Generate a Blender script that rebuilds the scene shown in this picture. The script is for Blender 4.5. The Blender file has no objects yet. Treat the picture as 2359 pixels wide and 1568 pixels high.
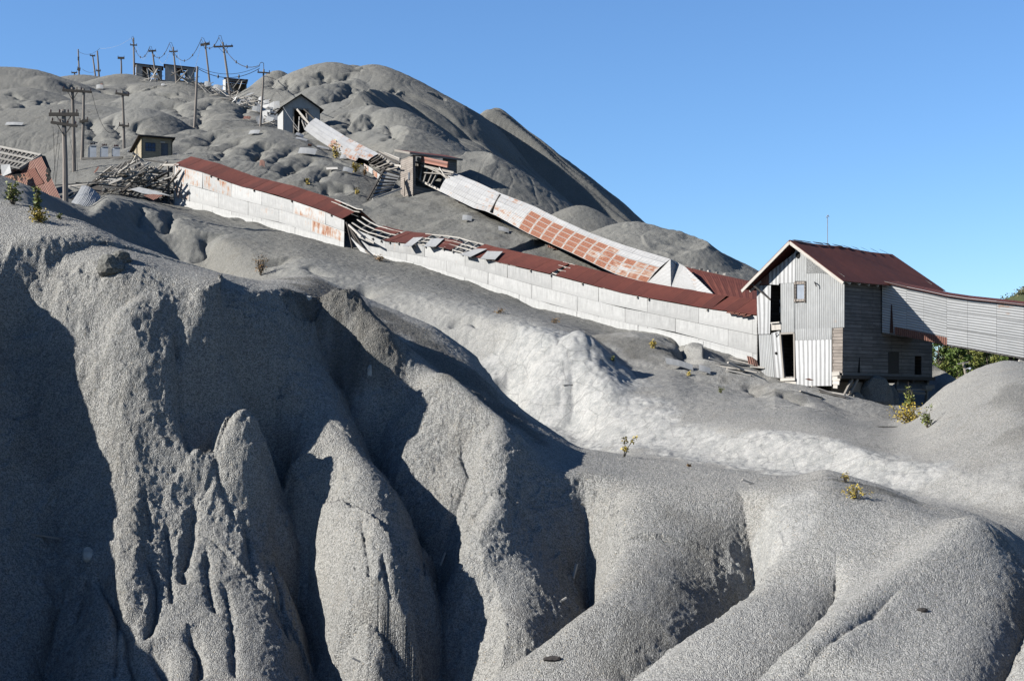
import bpy, bmesh, math, random
import numpy as np
from mathutils import Vector, Matrix

R = math.radians
S = bpy.context.scene
COL = S.collection
RNG = np.random.default_rng(7)
random.seed(11)

# ------------------------------------------------------------ camera, sky, sun, exposure
# the camera stands at the origin and looks along +Y, level, with a vertical lens shift
FP, CU, CV = 3449.0, 1179.0, 941.0      # focal length, centre column, horizon row on a 2358 wide sheet
cam_d = bpy.data.cameras.new('camera')
cam = bpy.data.objects.new('camera', cam_d)
COL.objects.link(cam)
S.camera = cam
cam.rotation_euler = (R(90), 0, 0)
cam_d.sensor_width = 36
cam_d.lens = 36 * FP / 2358
cam_d.shift_y = (CV - 784) / 2358
cam_d.clip_start = 0.5
cam_d.clip_end = 9000

SUN_EL, SUN_AZ = 29.0, 75.0             # elevation; degrees to the left of straight behind the camera
sv = Vector((-math.cos(R(SUN_EL)) * math.sin(R(SUN_AZ)), -math.cos(R(SUN_EL)) * math.cos(R(SUN_AZ)), math.sin(R(SUN_EL))))
sun_d = bpy.data.lights.new('sun', 'SUN')
sun_d.energy = 5.0
sun_d.angle = R(0.5)
sun_d.color = (1.0, 0.955, 0.88)
sun = bpy.data.objects.new('sun', sun_d)
COL.objects.link(sun)
sun.rotation_euler = sv.to_track_quat('Z', 'Y').to_euler()
sun.location = (-60, -20, 60)
W = bpy.data.worlds.new('World')
S.world = W
W.use_nodes = True
wn = W.node_tree.nodes
sky = wn.new('ShaderNodeTexSky')
sky.sky_type = 'NISHITA'
sky.sun_disc = False
sky.sun_elevation = R(SUN_EL)
sky.sun_rotation = math.atan2(sv.x, sv.y)
sky.altitude = 200
sky.air_density = 1.0
sky.dust_density = 0.0
sky.ozone_density = 8.0
wn['Background'].inputs['Strength'].default_value = 0.0545
W.node_tree.links.new(sky.outputs[0], wn['Background'].inputs['Color'])
S.view_settings.view_transform = 'Standard'
S.view_settings.look = 'None'
S.view_settings.exposure = 1.68
S.view_settings.gamma = 1


def P(u, v, Y):
    return Vector(((u - CU) / FP * Y, Y, (CV - v) / FP * Y))

# ------------------------------------------------------------ noise on numpy arrays
PERM = np.random.default_rng(3).permutation(512).astype(np.int32)
PERM = np.concatenate([PERM, PERM, PERM])
PVAL = np.random.default_rng(5).uniform(-1, 1, 512).astype(np.float32)


def vnoise(x, y, z=None):
    xi = np.floor(x); yi = np.floor(y)
    fx = (x - xi).astype(np.float32); fy = (y - yi).astype(np.float32)
    xi = xi.astype(np.int32) & 511; yi = yi.astype(np.int32) & 511
    fx = fx * fx * (3 - 2 * fx); fy = fy * fy * (3 - 2 * fy)
    if z is None:
        a = PERM[xi] + yi; b = PERM[(xi + 1) & 511] + yi
        v0 = PVAL[PERM[a]] * (1 - fx) + PVAL[PERM[b]] * fx
        v1 = PVAL[PERM[a + 1]] * (1 - fx) + PVAL[PERM[b + 1]] * fx
        return v0 * (1 - fy) + v1 * fy
    zi = np.floor(z); fz = (z - zi).astype(np.float32); zi = zi.astype(np.int32) & 511
    fz = fz * fz * (3 - 2 * fz)
    out = 0
    for dz, wz in ((0, 1 - fz), (1, fz)):
        a = (PERM[xi] + yi); b = (PERM[(xi + 1) & 511] + yi)
        k = zi + dz
        v0 = PVAL[PERM[PERM[a] + k]] * (1 - fx) + PVAL[PERM[PERM[b] + k]] * fx
        v1 = PVAL[PERM[PERM[a + 1] + k]] * (1 - fx) + PVAL[PERM[PERM[b + 1] + k]] * fx
        out = out + wz * (v0 * (1 - fy) + v1 * fy)
    return out


def fbm(x, y, z=None, octaves=3, gain=0.5):
    t, a, f = 0, 1.0, 1.0
    for i in range(octaves):
        t = t + a * vnoise(x * f + 17.3 * i, y * f + 5.1 * i, None if z is None else z * f + 9.7 * i)
        a *= gain; f *= 2.03
    return t


def worley(x, y):
    """distance to the nearest and second nearest of jittered lattice points"""
    xi = np.floor(x).astype(np.int32); yi = np.floor(y).astype(np.int32)
    d1 = np.full(x.shape, 9.0, np.float32); d2 = d1.copy()
    for ox in (-1, 0, 1):
        for oy in (-1, 0, 1):
            cx = xi + ox; cy = yi + oy
            h = PERM[(PERM[cx & 511] + cy) & 511]
            px = cx + 0.5 + 0.42 * PVAL[h]; py = cy + 0.5 + 0.42 * PVAL[PERM[h]]
            d = np.hypot(x - px, y - py).astype(np.float32)
            d2 = np.minimum(d2, np.maximum(d, d1)); d1 = np.minimum(d1, d)
    return d1, d2


def smooth(a, b, x):
    t = np.clip((x - a) / (b - a), 0, 1)
    return t * t * (3 - 2 * t)

# ------------------------------------------------------------ the ground: one sheet from the near gully to the horizon
# each line runs across the view: (column, row, distance); the sheet is lofted from line to line
LINES = [
    [(-2000, 1650, 8), (4300, 1650, 8)],
    [(-2000, 1950, 14), (4300, 1950, 13)],
    [(-2000, 1700, 26), (0, 1660, 26.5), (1000, 1660, 25), (1500, 1660, 22), (2358, 1660, 19), (4300, 1700, 18)],
    [(-2000, 1150, 31), (0, 1120, 31), (600, 1180, 31), (1000, 1260, 30.5), (1500, 1330, 27.5), (1900, 1370, 26), (2358, 1390, 24), (4300, 1450, 23)],
    [(-2000, 560, 35), (0, 530, 34.5), (100, 545, 34.3), (270, 572, 34.0), (400, 620, 34), (500, 640, 34), (600, 662, 35.5), (720, 672, 38.5), (850, 745, 38.3),
     (1000, 855, 36.6), (1150, 985, 35), (1300, 1070, 34.2), (1470, 1095, 33.6), (1600, 1120, 32.6), (1720, 1128, 32), (1830, 1120, 31.5), (1900, 1110, 31),
     (2030, 1150, 30), (2200, 1200, 28.5), (2358, 1250, 27), (4300, 1400, 25)],
    [(-2000, 430, 40), (0, 458, 38), (100, 481, 37.5), (200, 512, 37), (300, 560, 37), (420, 602, 37), (520, 632, 37.5), (600, 650, 39), (640, 641, 42),
     (720, 632, 43.5), (850, 690, 43), (1000, 752, 42), (1090, 815, 41), (1150, 897, 40), (1220, 957, 39.2), (1330, 1030, 38.2), (1470, 1052, 37.4),
     (1600, 1068, 36.6), (1750, 1092, 35.5), (1830, 1098, 35), (1900, 1077, 34), (2030, 1117, 33), (2120, 1157, 32), (2200, 1167, 31), (2300, 1192, 30),
     (2358, 1214, 29.5), (4300, 1380, 27)],
    [(-2000, 640, 50), (0, 640, 50), (640, 800, 52), (1000, 950, 52), (1220, 1060, 51), (1330, 1100, 49), (1470, 1105, 46), (1600, 1110, 44.5), (1750, 1125, 42.5),
     (1900, 1125, 41.5), (2120, 1180, 38.5), (2358, 1238, 35), (4300, 1400, 31)],
    [(-2000, 500, 70), (0, 520, 72), (100, 520, 75), (225, 545, 88), (300, 560, 91.5), (400, 600, 92.5), (480, 640, 90), (549, 655, 86), (700, 670, 80), (850, 725, 77), (1000, 800, 73), (1150, 898, 69),
     (1220, 958, 66.5), (1330, 1010, 63.2), (1400, 1020, 60), (1470, 1026, 57.5), (1600, 1054, 54.5), (1750, 1082, 51.5), (1900, 1096, 49), (2000, 1109, 46.8), (2120, 1144, 44), (2358, 1194, 40), (4300, 1370, 35)],
    [(-2000, 170, 80), (-400, 220, 80), (-150, 325, 81), (0, 404, 82), (65, 428, 82), (112, 447, 84), (150, 480, 86), (215, 505, 91), (235, 452, 95), (330, 470, 97), (480, 535, 95), (549, 562, 92), (640, 588, 90), (700, 605, 87), (850, 650, 84),
     (1000, 690, 79), (1150, 738, 74), (1250, 762, 70.5), (1330, 792, 69), (1400, 850, 67), (1450, 905, 65), (1600, 975, 58.5), (1750, 990, 55), (1900, 1003, 52.5),
     (2030, 1055, 48.5), (2200, 1085, 45), (2358, 1120, 42), (4300, 1350, 38)],
    [(-2000, 440, 110), (0, 445, 110), (100, 450, 110), (215, 455, 107), (240, 442, 107), (400, 472, 107), (549, 504, 103), (663, 527, 100), (798, 567, 97), (1000, 624, 92), (1097, 652, 90.5),
     (1253, 709, 87), (1418, 749, 84.5), (1547, 772, 81.5), (1700, 850, 79), (1780, 884, 77.5), (1850, 895, 74), (1950, 945, 72), (2060, 970, 69), (2120, 940, 66), (2170, 893, 63), (2240, 852, 61),
     (2310, 829, 59), (2358, 834, 58), (2500, 870, 56), (4300, 1200, 50)],
    [(-2000, 350, 124), (0, 372, 122), (100, 392, 121), (230, 378, 120), (300, 372, 121), (395, 374, 121), (420, 392, 117), (549, 420, 111), (741, 472, 105), (849, 503, 102.5), (1000, 556, 98), (1131, 580, 95.5),
     (1250, 610, 93), (1350, 637, 91), (1472, 672, 88), (1607, 712, 85.5), (1700, 800, 84), (1800, 900, 83), (1900, 960, 83), (2050, 985, 82), (2200, 980, 80), (2358, 990, 78), (4300, 1150, 75)],
    [(-2000, 335, 142), (0, 338, 140), (200, 362, 131), (300, 366, 128), (400, 372, 128), (470, 390, 130), (560, 412, 127), (640, 425, 122), (741, 432, 118), (849, 456, 115), (900, 462, 113), (960, 452, 112), (1010, 447, 111),
     (1094, 490, 107), (1214, 538, 102.5), (1328, 590, 97), (1421, 635, 93.5), (1500, 660, 91), (1607, 695, 89), (1700, 800, 90), (1800, 930, 92), (2050, 990, 92), (4300, 1080, 90)],
    [(-2000, 250, 195), (0, 265, 185), (200, 262, 178), (330, 275, 168), (400, 310, 152), (480, 340, 150), (560, 325, 156), (652, 309, 155), (699, 301, 150), (735, 327, 142), (804, 369, 129), (849, 387, 125),
     (930, 405, 121), (1041, 430, 118), (1150, 500, 117), (1300, 590, 112), (1450, 650, 108), (1600, 720, 106), (1720, 840, 110), (1850, 940, 120), (4300, 1000, 130)],
    [(-2000, 150, 262), (0, 172, 258), (60, 175, 255), (130, 190, 272), (250, 188, 285), (340, 183, 292), (450, 188, 288), (540, 216, 265), (580, 222, 250), (640, 185, 235), (700, 170, 222), (770, 158, 217), (870, 170, 210),
     (960, 230, 205), (1040, 300, 200), (1150, 420, 195), (1300, 560, 190), (1450, 680, 185), (1600, 780, 180), (1720, 880, 180), (1850, 930, 190), (4300, 950, 220)],
    [(-2000, 300, 420), (0, 300, 420), (600, 330, 420), (1000, 500, 400), (1300, 800, 380), (1720, 900, 380), (4300, 930, 420)],
    [(-2000, 800, 900), (1000, 880, 900), (4300, 930, 900)],
    [(-2000, 955, 5000), (4300, 955, 5000)],
]


def rows_spec():
    out = []
    for a, b, n in ((8, 18, 60), (18, 29, 360), (29, 42, 620), (42, 56, 260), (56, 84, 330), (84, 125, 420), (125, 220, 460), (220, 300, 110), (300, 450, 24), (450, 5000, 26)):
        out.append(np.exp(np.linspace(math.log(a), math.log(b), n, endpoint=False)))
    return np.concatenate(out + [[5000.0]])


YR = rows_spec()
SC = np.concatenate([np.linspace(-0.80, -0.365, 90, endpoint=False), np.linspace(-0.365, 0.365, 1020), np.linspace(0.365, 0.80, 91)[1:]])
NR, NC = len(YR), len(SC)
UC = CU + FP * SC


def blur_u(a, sig):
    """blur along the columns, given in sheet pixels"""
    uu = np.arange(UC[0], UC[-1], 4.0)
    b = np.interp(uu, UC, a)
    k = np.exp(-0.5 * (np.arange(-60, 61) * 4.0 / sig) ** 2); k /= k.sum()
    b = np.convolve(np.pad(b, 60, mode='edge'), k, mode='valid')
    return np.interp(UC, uu, b)


def loft():
    K = len(LINES)
    Vk = np.zeros((K, NC)); Qk = np.zeros((K, NC))
    for k, ln in enumerate(LINES):
        a = np.array(ln, float)
        sig = 14.0 if k > 3 else 40.0
        Vk[k] = blur_u(np.interp(UC, a[:, 0], a[:, 1]), sig)
        Qk[k] = blur_u(np.interp(UC, a[:, 0], np.log(a[:, 2])), sig)
    h = np.diff(Qk, axis=0); d = np.diff(Vk, axis=0) / h
    m = np.zeros_like(Vk)
    w1 = 2 * h[1:] + h[:-1]; w2 = h[1:] + 2 * h[:-1]
    ok = d[1:] * d[:-1] > 0
    with np.errstate(divide='ignore', invalid='ignore'):
        m[1:-1] = np.where(ok, (w1 + w2) / (w1 / d[:-1] + w2 / d[1:]), 0)
    m[0] = d[0]; m[-1] = d[-1]
    q = np.log(YR)[:, None]
    V = np.zeros((NR, NC))
    for k in range(K - 1):
        t = (q - Qk[k]) / h[k]
        msk = (t >= 0) & (t <= 1)
        tt = np.clip(t, 0, 1)
        val = ((1 + 2 * tt) * (1 - tt) ** 2 * Vk[k] + tt * (1 - tt) ** 2 * h[k] * m[k]
               + tt * tt * (3 - 2 * tt) * Vk[k + 1] + tt * tt * (tt - 1) * h[k] * m[k + 1])
        V = np.where(msk, val, V)
    return (CV - V) / FP * YR[:, None]


X = SC[None, :] * YR[:, None]
Y = np.broadcast_to(YR[:, None], X.shape)
Z = loft()


def smin(a, b, k):
    h = np.clip(0.5 + 0.5 * (b - a) / k, 0, 1)
    return b * (1 - h) + a * h - k * h * (1 - h)


def smax(a, b, k):
    return -smin(-a, -b, k)


def plane(p, phi, m):
    return p.z - m * ((X - p.x) * math.cos(R(phi)) - (Y - p.y) * math.sin(R(phi)))


FAR = slice(int(np.searchsorted(YR, 70)), NR)
# two tips with planar sides that fall to the right
wob = 1.6 * vnoise(X * 0.06 + 3, Y * 0.06) + 0.7 * vnoise(X * 0.2, Y * 0.2)
t1 = P(862, 157, 190)
MA, FA = 0.86, R(25)                        # the long side: slope and fall direction
RIDGE = []
for (u, v) in ((700, 150), (800, 153), (862, 157), (905, 162), (960, 178), (1030, 212), (1090, 250), (1200, 312), (1290, 375), (1380, 448), (1460, 512), (1600, 640), (1800, 800)):
    k = (t1.z + MA * (t1.x * math.cos(FA) - t1.y * math.sin(FA))) / ((CV - v) / FP + MA * ((u - CU) / FP * math.cos(FA) - math.sin(FA)))
    RIDGE.append(((u - CU) / FP * k, k))    # where the side meets the crest, so that the crest runs through these sights
yr = np.interp(X, [a for a, b in RIDGE], [b for a, b in RIDGE])
hA = t1.z - MA * ((X - t1.x) * math.cos(FA) - (np.minimum(Y, yr) - t1.y) * math.sin(FA)) - 0.62 * np.maximum(Y - yr, 0)
hC = P(885, 240, 175).z + 0.70 * (Y - 175) + 0.4 * wob
hD = t1.z + 0.4 + 0.12 * (X - t1.x) - 0.5 * np.maximum(Y - 200, 0) + wob * 0.3
tip1 = smin(smin(hA, hC, 0.8), hD, 1.2)
t2 = P(1165, 252, 215)
tip2 = smin(smin(plane(t2, 14, 0.86) + wob * 0.8, plane(t2, -25, 0.9), 1.5), smin(t2.z + 0.3 - 0.10 * (X - t2.x) + 1.6 * (Y - t2.y + 3) + 0.3 * wob, t2.z + 0.8 + 0.45 * (X - t2.x) + 0.3 * wob, 1.2), 1.2)
Z = np.maximum(Z, np.where(Y > 108, tip1, -99))
Z = np.maximum(Z, np.where((Y > 120), np.where(Y < 420, tip2, -99), -99))

Z = Z - 2.6 * smooth(126, 146, Y) * (1 - smooth(225, 250, Y)) * (1 - smooth(-10, -3, X))
# heaps: top (column, row, distance), rounding in metres, side slope, stretch across and along the view
HEAPS = [
    (1335, 474, 113, 1.8, 0.80, 1, 1), (1545, 500, 104, 0.7, 0.86, 1, 1), (1455, 512, 108, 2.5, 0.55, 1, 1),
    (30, 158, 235, 5, 0.55, 1.3, 1), (100, 178, 228, 3, 0.62, 1, 1), (195, 175, 272, 3, 0.45, 1.3, 1), (290, 173, 262, 3, 0.5, 1.2, 1), (420, 197, 192, 5.5, 0.70, 1.1, 1.1),
    (336, 254, 160, 3.2, 0.66, 1, 1.2), (165, 247, 168, 6, 0.5, 1.7, 1), (20, 262, 172, 5, 0.5, 1.5, 1), (510, 231, 182, 4, 0.6, 1, 1.4), (560, 262, 170, 3.5, 0.6, 1, 1.3), (516, 281, 163, 3, 0.66, 1, 1.2), (452, 299, 154, 2, 0.7, 1, 1.2),
    (516, 302, 148, 2.2, 0.75, 1, 1.1), (420, 314, 141, 3.2, 0.62, 1, 1.3), (600, 302, 146, 4.5, 0.52, 1.1, 1.5), (470, 352, 131, 2, 0.7, 1, 1), (690, 345, 131, 3, 0.6, 1, 1.3), (740, 372, 124, 2.5, 0.6, 1, 1.3),
    (640, 380, 127, 2.6, 0.62, 1, 1.4), (560, 380, 131, 2.0, 0.7, 1, 1.4), (849, 246, 162, 2.8, 0.75, 1, 1), (905, 251, 160, 2.5, 0.75, 1, 1), (815, 262, 158, 2.5, 0.7, 1, 1), (879, 281, 143, 3, 0.66, 1.1, 1.4), (950, 300, 140, 2.4, 0.7, 1, 1.3),
    (640, 164, 224, 2.0, 0.95, 1, 1), (650, 176, 216, 2.2, 0.65, 1, 1), (690, 190, 205, 2.5, 0.7, 1, 1), (720, 172, 214, 2.5, 0.6, 1, 1), (765, 147, 214, 3.5, 0.55, 1, 1), (770, 188, 200, 2.5, 0.65, 1, 1), (812, 152, 216, 2.5, 0.6, 1, 1), (860, 151, 212, 3, 0.6, 1, 1),
    (800, 178, 204, 2, 0.65, 1, 1), (740, 205, 196, 2.2, 0.65, 1, 1), (660, 200, 204, 2.2, 0.7, 1, 1), (1083, 341, 122, 2, 0.75, 1, 1), (894, 449, 111, 0.8, 0.6, 1, 1), (985, 439, 110.5, 1.6, 0.6, 1.2, 1),
    (250, 205, 240, 3, 0.5, 1.3, 1), (330, 195, 245, 3, 0.5, 1.3, 1), (380, 205, 225, 3, 0.5, 1.2, 1), (210, 215, 225, 3, 0.45, 1.5, 1), (290, 228, 205, 3, 0.5, 1.3, 1), (60, 205, 210, 3, 0.5, 1.2, 1.1), (105, 228, 198, 2.6, 0.6, 1, 1.1), (40, 238, 192, 2.6, 0.6, 1, 1.1), (150, 232, 195, 2.2, 0.6, 1, 1),
    (1800, 882, 70.5, 0.8, 0.45, 1.5, 1), (1745, 872, 72.5, 0.7, 0.45, 1.3, 1), (1690, 865, 74, 0.8, 0.4, 1.4, 1), (1640, 795, 79, 0.6, 0.55, 1.2, 1), (1560, 775, 80, 0.8, 0.5, 1.5, 1), (1450, 765, 78, 1.6, 0.5, 1.8, 1), (1328, 762, 69.5, 0.5, 1.0, 1, 1), (2125, 832, 84, 0.6, 0.75, 1, 1),
]
for (u, v, yy, a, m, ex, ey) in HEAPS:
    p = P(u, v, yy)
    rad = 60 if yy > 90 else 22
    r0, r1 = np.searchsorted(YR, (max(p.y - rad * ey, 40), p.y + rad * ey))
    x, y = X[r0:r1], Y[r0:r1]
    r = np.hypot((x - p.x) / ex, (y - p.y) / ey)
    r = np.maximum(r + np.minimum(r, 3.5) * (0.07 * vnoise(x * 0.30 + u, y * 0.22) + 0.02 * vnoise(x * 1.1, y * 1.1 + u)), 0)
    h = p.z - m * (np.sqrt(r * r + a * a) - a) - 0.05 * np.maximum(r - 9 - 2 * a, 0) ** 2
    Z[r0:r1] = np.maximum(Z[r0:r1], np.where(r < rad, h, -99))

# lobes that weather out of the spoil: rounded backs with sharp creases between them
i0, i1 = np.searchsorted(YR, (84, 300))
x, y = X[i0:i1], Y[i0:i1]
wx = x + 1.8 * vnoise(x * 0.18, y * 0.18) + 0.5 * vnoise(x * 0.6, y * 0.6); wy = y + 1.8 * vnoise(x * 0.18 + 40, y * 0.18)
d1, d2 = worley(wx / 6.5, wy / 10.0)
amp = smooth(118, 132, y) * (1 - smooth(280, 300, y)) * (1 - smooth(-4, 4, x)) * smooth(-0.6, 0.3, vnoise(x * 0.05, y * 0.05 + 3))
onA = ((hA[i0:i1] - tip1[i0:i1] < 0.5) & (tip1[i0:i1] > Z[i0:i1] - 0.4)) | (tip2[i0:i1] > Z[i0:i1] - 0.4)
amp = amp * np.where(onA, 0.12, 1)
Z[i0:i1] += amp * 0.22 * (0.35 - d1 * d1)
d1, d2 = worley(wx / 1.9 + 9, wy / 4.5)
Z[i0:i1] += amp * 0.05 * (0.35 - d1 * d1)
onA_full = np.zeros(Z.shape, bool); onA_full[i0:i1] = onA
# rills down the planar sides
rl = Y[i0:i1] * 0.906 + 0.4226 * x + 0.9 * vnoise(x * 0.10, y * 0.15)
rill = 1 - np.abs(vnoise(rl * 0.55, x * 0.03 + 7)) - 0.5 * np.abs(vnoise(rl * 1.6, x * 0.05))
Z[i0:i1] -= np.where(onA, 1.0, 0.0) * 0.55 * smooth(0.45, 1.0, rill)

Z0 = Z.copy()
ZR = (Z0 / Y)                                   # what the camera sees: running envelope of the elevation


def hit(u, v, ymin=8, ymax=4000):
    """the first point of the ground seen at column u, row v"""
    c = int(np.clip(np.searchsorted(UC, u), 1, NC - 1))
    t = (CV - v) / FP
    i0, i1 = np.searchsorted(YR, (ymin, ymax))
    k = np.nonzero(Z[i0:i1, c] / YR[i0:i1] >= t)[0]
    if len(k) == 0:
        return None
    i = i0 + k[0]
    return Vector(((u - CU) / FP * YR[i], YR[i], t * YR[i]))


def keep_below(pts, half, slope, grow=14):
    """dig the ground away in front of and around a foot line given as (column, row, distance)"""
    q = [P(*p) for p in pts]
    xy = [(p.x, p.y) for p in q]
    rs, cs = region(xy, grow)
    x, y = X[rs, cs], Y[rs, cs]
    d, s_, al = polydist(x, y, xy)
    L = np.concatenate([[0], np.cumsum([math.hypot(b[0] - a[0], b[1] - a[1]) for a, b in zip(xy, xy[1:])])])
    zl = np.interp(al, L / L[-1], [p.z for p in q])
    Z[rs, cs] = np.minimum(Z[rs, cs], zl + np.maximum(d - half, 0) * slope + 0.15 * vnoise(x * 0.8, y * 0.8))


def zat(x, y):
    s = x / y
    c = np.clip(np.interp(s, SC, np.arange(NC)), 0, NC - 1.001); r = np.clip(np.interp(y, YR, np.arange(NR)), 0, NR - 1.001)
    ci, ri = int(c), int(r); fc, fr = c - ci, r - ri
    return float((Z[ri, ci] * (1 - fc) + Z[ri, ci + 1] * fc) * (1 - fr) + (Z[ri + 1, ci] * (1 - fc) + Z[ri + 1, ci + 1] * fc) * fr)


def polydist(x, y, pts):
    """distance to a polyline in plan, the signed side and how far along (0..1)"""
    best = np.full(x.shape, 1e9); side = np.zeros(x.shape); along = np.zeros(x.shape)
    seg = [math.hypot(b[0] - a[0], b[1] - a[1]) for a, b in zip(pts, pts[1:])]
    tot = sum(seg) or 1; acc = 0
    for (a, b, L) in zip(pts, pts[1:], seg):
        dx, dy = b[0] - a[0], b[1] - a[1]
        t = np.clip(((x - a[0]) * dx + (y - a[1]) * dy) / (L * L + 1e-9), 0, 1)
        d = np.hypot(x - a[0] - t * dx, y - a[1] - t * dy)
        m = d < best
        best = np.where(m, d, best)
        side = np.where(m, np.sign(dx * (y - a[1]) - dy * (x - a[0])), side)
        along = np.where(m, (acc + t * L) / tot, along)
        acc += L
    return best, side, along


def region(pts, rad):
    ys = [p[1] for p in pts]
    r0, r1 = np.searchsorted(YR, (max(min(ys) - rad, 8), max(ys) + rad))
    ss = [(p[0] + o) / p[1] for p in pts for o in (-rad, rad)]
    c0, c1 = np.searchsorted(SC, (min(ss) - 0.01, max(ss) + 0.01))
    return slice(r0, r1), slice(max(c0 - 1, 0), min(c1 + 1, NC))


def stroke(pxs, depth, wl, wr, ymin=8, ymax=60, kind='gully', taper=(0.15, 0.15), wander=0.0):
    """carve (or raise) along a line given on the sheet; wl and wr are the widths in metres left and right of it, looking downhill"""
    pts = []
    for (a, b) in zip(pxs, pxs[1:]):
        for t in (0, 0.25, 0.5, 0.75):
            p = hit(a[0] + (b[0] - a[0]) * t, a[1] + (b[1] - a[1]) * t, ymin, ymax)
            if p: pts.append((p.x, p.y))
    p = hit(*pxs[-1], ymin, ymax)
    if p: pts.append((p.x, p.y))
    if len(pts) < 2:
        return
    w = max(wl, wr)
    rs, cs = region(pts, 7 * w)
    x, y = X[rs, cs], Y[rs, cs]
    jx = x + wander * vnoise(x * 1.3 + 31, y * 1.3); jy = y + wander * vnoise(x * 1.3, y * 1.3 + 77)
    d, s, al = polydist(jx, jy, pts)
    ww = np.where(s > 0, wr, wl)         # looking along a line that comes towards the camera, positive is the camera's right
    tp = smooth(0, taper[0] + 1e-6, al) * (1 - smooth(1 - taper[1], 1 + 1e-6, al)) if taper[0] + taper[1] > 0 else 1
    if kind == 'gully':
        Z[rs, cs] -= depth * tp * np.exp(-d / ww)
    elif kind == 'trench':
        Z[rs, cs] -= depth * tp * np.exp(-(d / ww) ** 4)
    else:
        Z[rs, cs] += depth * tp * np.exp(-(d / ww) ** 2)


STROKES = []
FG = dict(ymax=48)
# --- near face: the spur beyond the left edge, the buttresses and the gullies between them
stroke([(-240, 640), (-225, 850), (-220, 1250), (-280, 1650)], 3.3, 1.3, 1.3, kind='ridge', taper=(0.25, 0), **FG)
stroke([(-10, 600), (60, 800), (120, 1000), (130, 1250), (60, 1560)], 1.3, 0.9, 1.2, taper=(0.1, 0), **FG)
stroke([(270, 700), (290, 850), (300, 1050), (280, 1300), (250, 1568)], 0.6, 0.7, 0.7, kind='ridge', taper=(0.1, 0.2), **FG)
stroke([(400, 690), (410, 840), (430, 980), (445, 1060)], 0.6, 0.12, 0.5, taper=(0.2, 0.3), **FG)
stroke([(500, 680), (525, 780), (560, 900), (600, 1020)], 1.5, 1.0, 1.2, kind='trench', taper=(0.3, 0.55), wander=0.2, **FG)
stroke([(740, 800), (800, 950), (850, 1120), (890, 1300), (890, 1500)], 0.7, 0.9, 0.9, kind='ridge', taper=(0.5, 0.2), **FG)
stroke([(470, 660), (545, 760), (600, 860), (660, 980), (690, 1080), (705, 1180), (740, 1300), (800, 1400), (800, 1568)], 1.6, 0.75, 0.45, taper=(0.1, 0), wander=0.1, **FG)
stroke([(560, 920), (560, 1050), (610, 1160)], 0.5, 0.5, 0.5, kind='ridge', **FG)
stroke([(680, 680), (760, 770), (850, 880), (890, 980), (960, 1050), (1005, 1120), (1022, 1230), (1010, 1350), (960, 1480), (940, 1568)], 1.9, 0.55, 0.75, taper=(0.12, 0), wander=0.08, **FG)
stroke([(1060, 1030), (1080, 1100), (1040, 1180), (1020, 1260)], 0.25, 0.10, 0.12, **FG)
stroke([(940, 850), (1060, 960), (1150, 1040), (1140, 1180), (1060, 1330), (980, 1480)], 0.7, 0.6, 0.6, kind='ridge', taper=(0.2, 0.2), **FG)
stroke([(1330, 1085), (1362, 1130), (1364, 1210), (1320, 1300), (1200, 1400), (1060, 1510), (980, 1600)], 2.4, 1.3, 0.28, taper=(0.2, 0), wander=0.06, **FG)
stroke([(1700, 1120), (1738, 1170), (1735, 1250), (1670, 1340), (1490, 1460), (1330, 1600)], 2.6, 1.3, 0.20, taper=(0.38, 0), wander=0.05, **FG)
stroke([(1935, 1270), (1915, 1360), (1870, 1430), (1790, 1510), (1700, 1568)], 0.42, 0.35, 0.10, taper=(0.3, 0), wander=0.05, **FG)
stroke([(2110, 1360), (2010, 1445), (1910, 1520), (1830, 1568)], 0.12, 0.12, 0.07, taper=(0.4, 0.1), wander=0.05, **FG)
stroke([(2280, 1200), (2150, 1310), (1980, 1430), (1850, 1568)], 0.35, 0.6, 0.7, kind='ridge', taper=(0.2, 0.1), **FG)
stroke([(735, 700), (790, 800), (850, 900), (880, 1010)], 1.35, 0.95, 1.0, kind='ridge', taper=(0.35, 0.35), wander=0.1, **FG)
stroke([(560, 930), (590, 1050), (640, 1160)], 0.5, 0.6, 0.6, kind='ridge', taper=(0.4, 0.4), **FG)
stroke([(690, 1120), (725, 1290), (765, 1430), (805, 1600)], 1.2, 0.9, 0.25, taper=(0.3, 0), wander=0.06, **FG)
stroke([(2430, 1190), (2370, 1330), (2300, 1490), (2260, 1600)], 0.8, 0.5, 0.4, taper=(0.1, 0), **FG)
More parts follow.
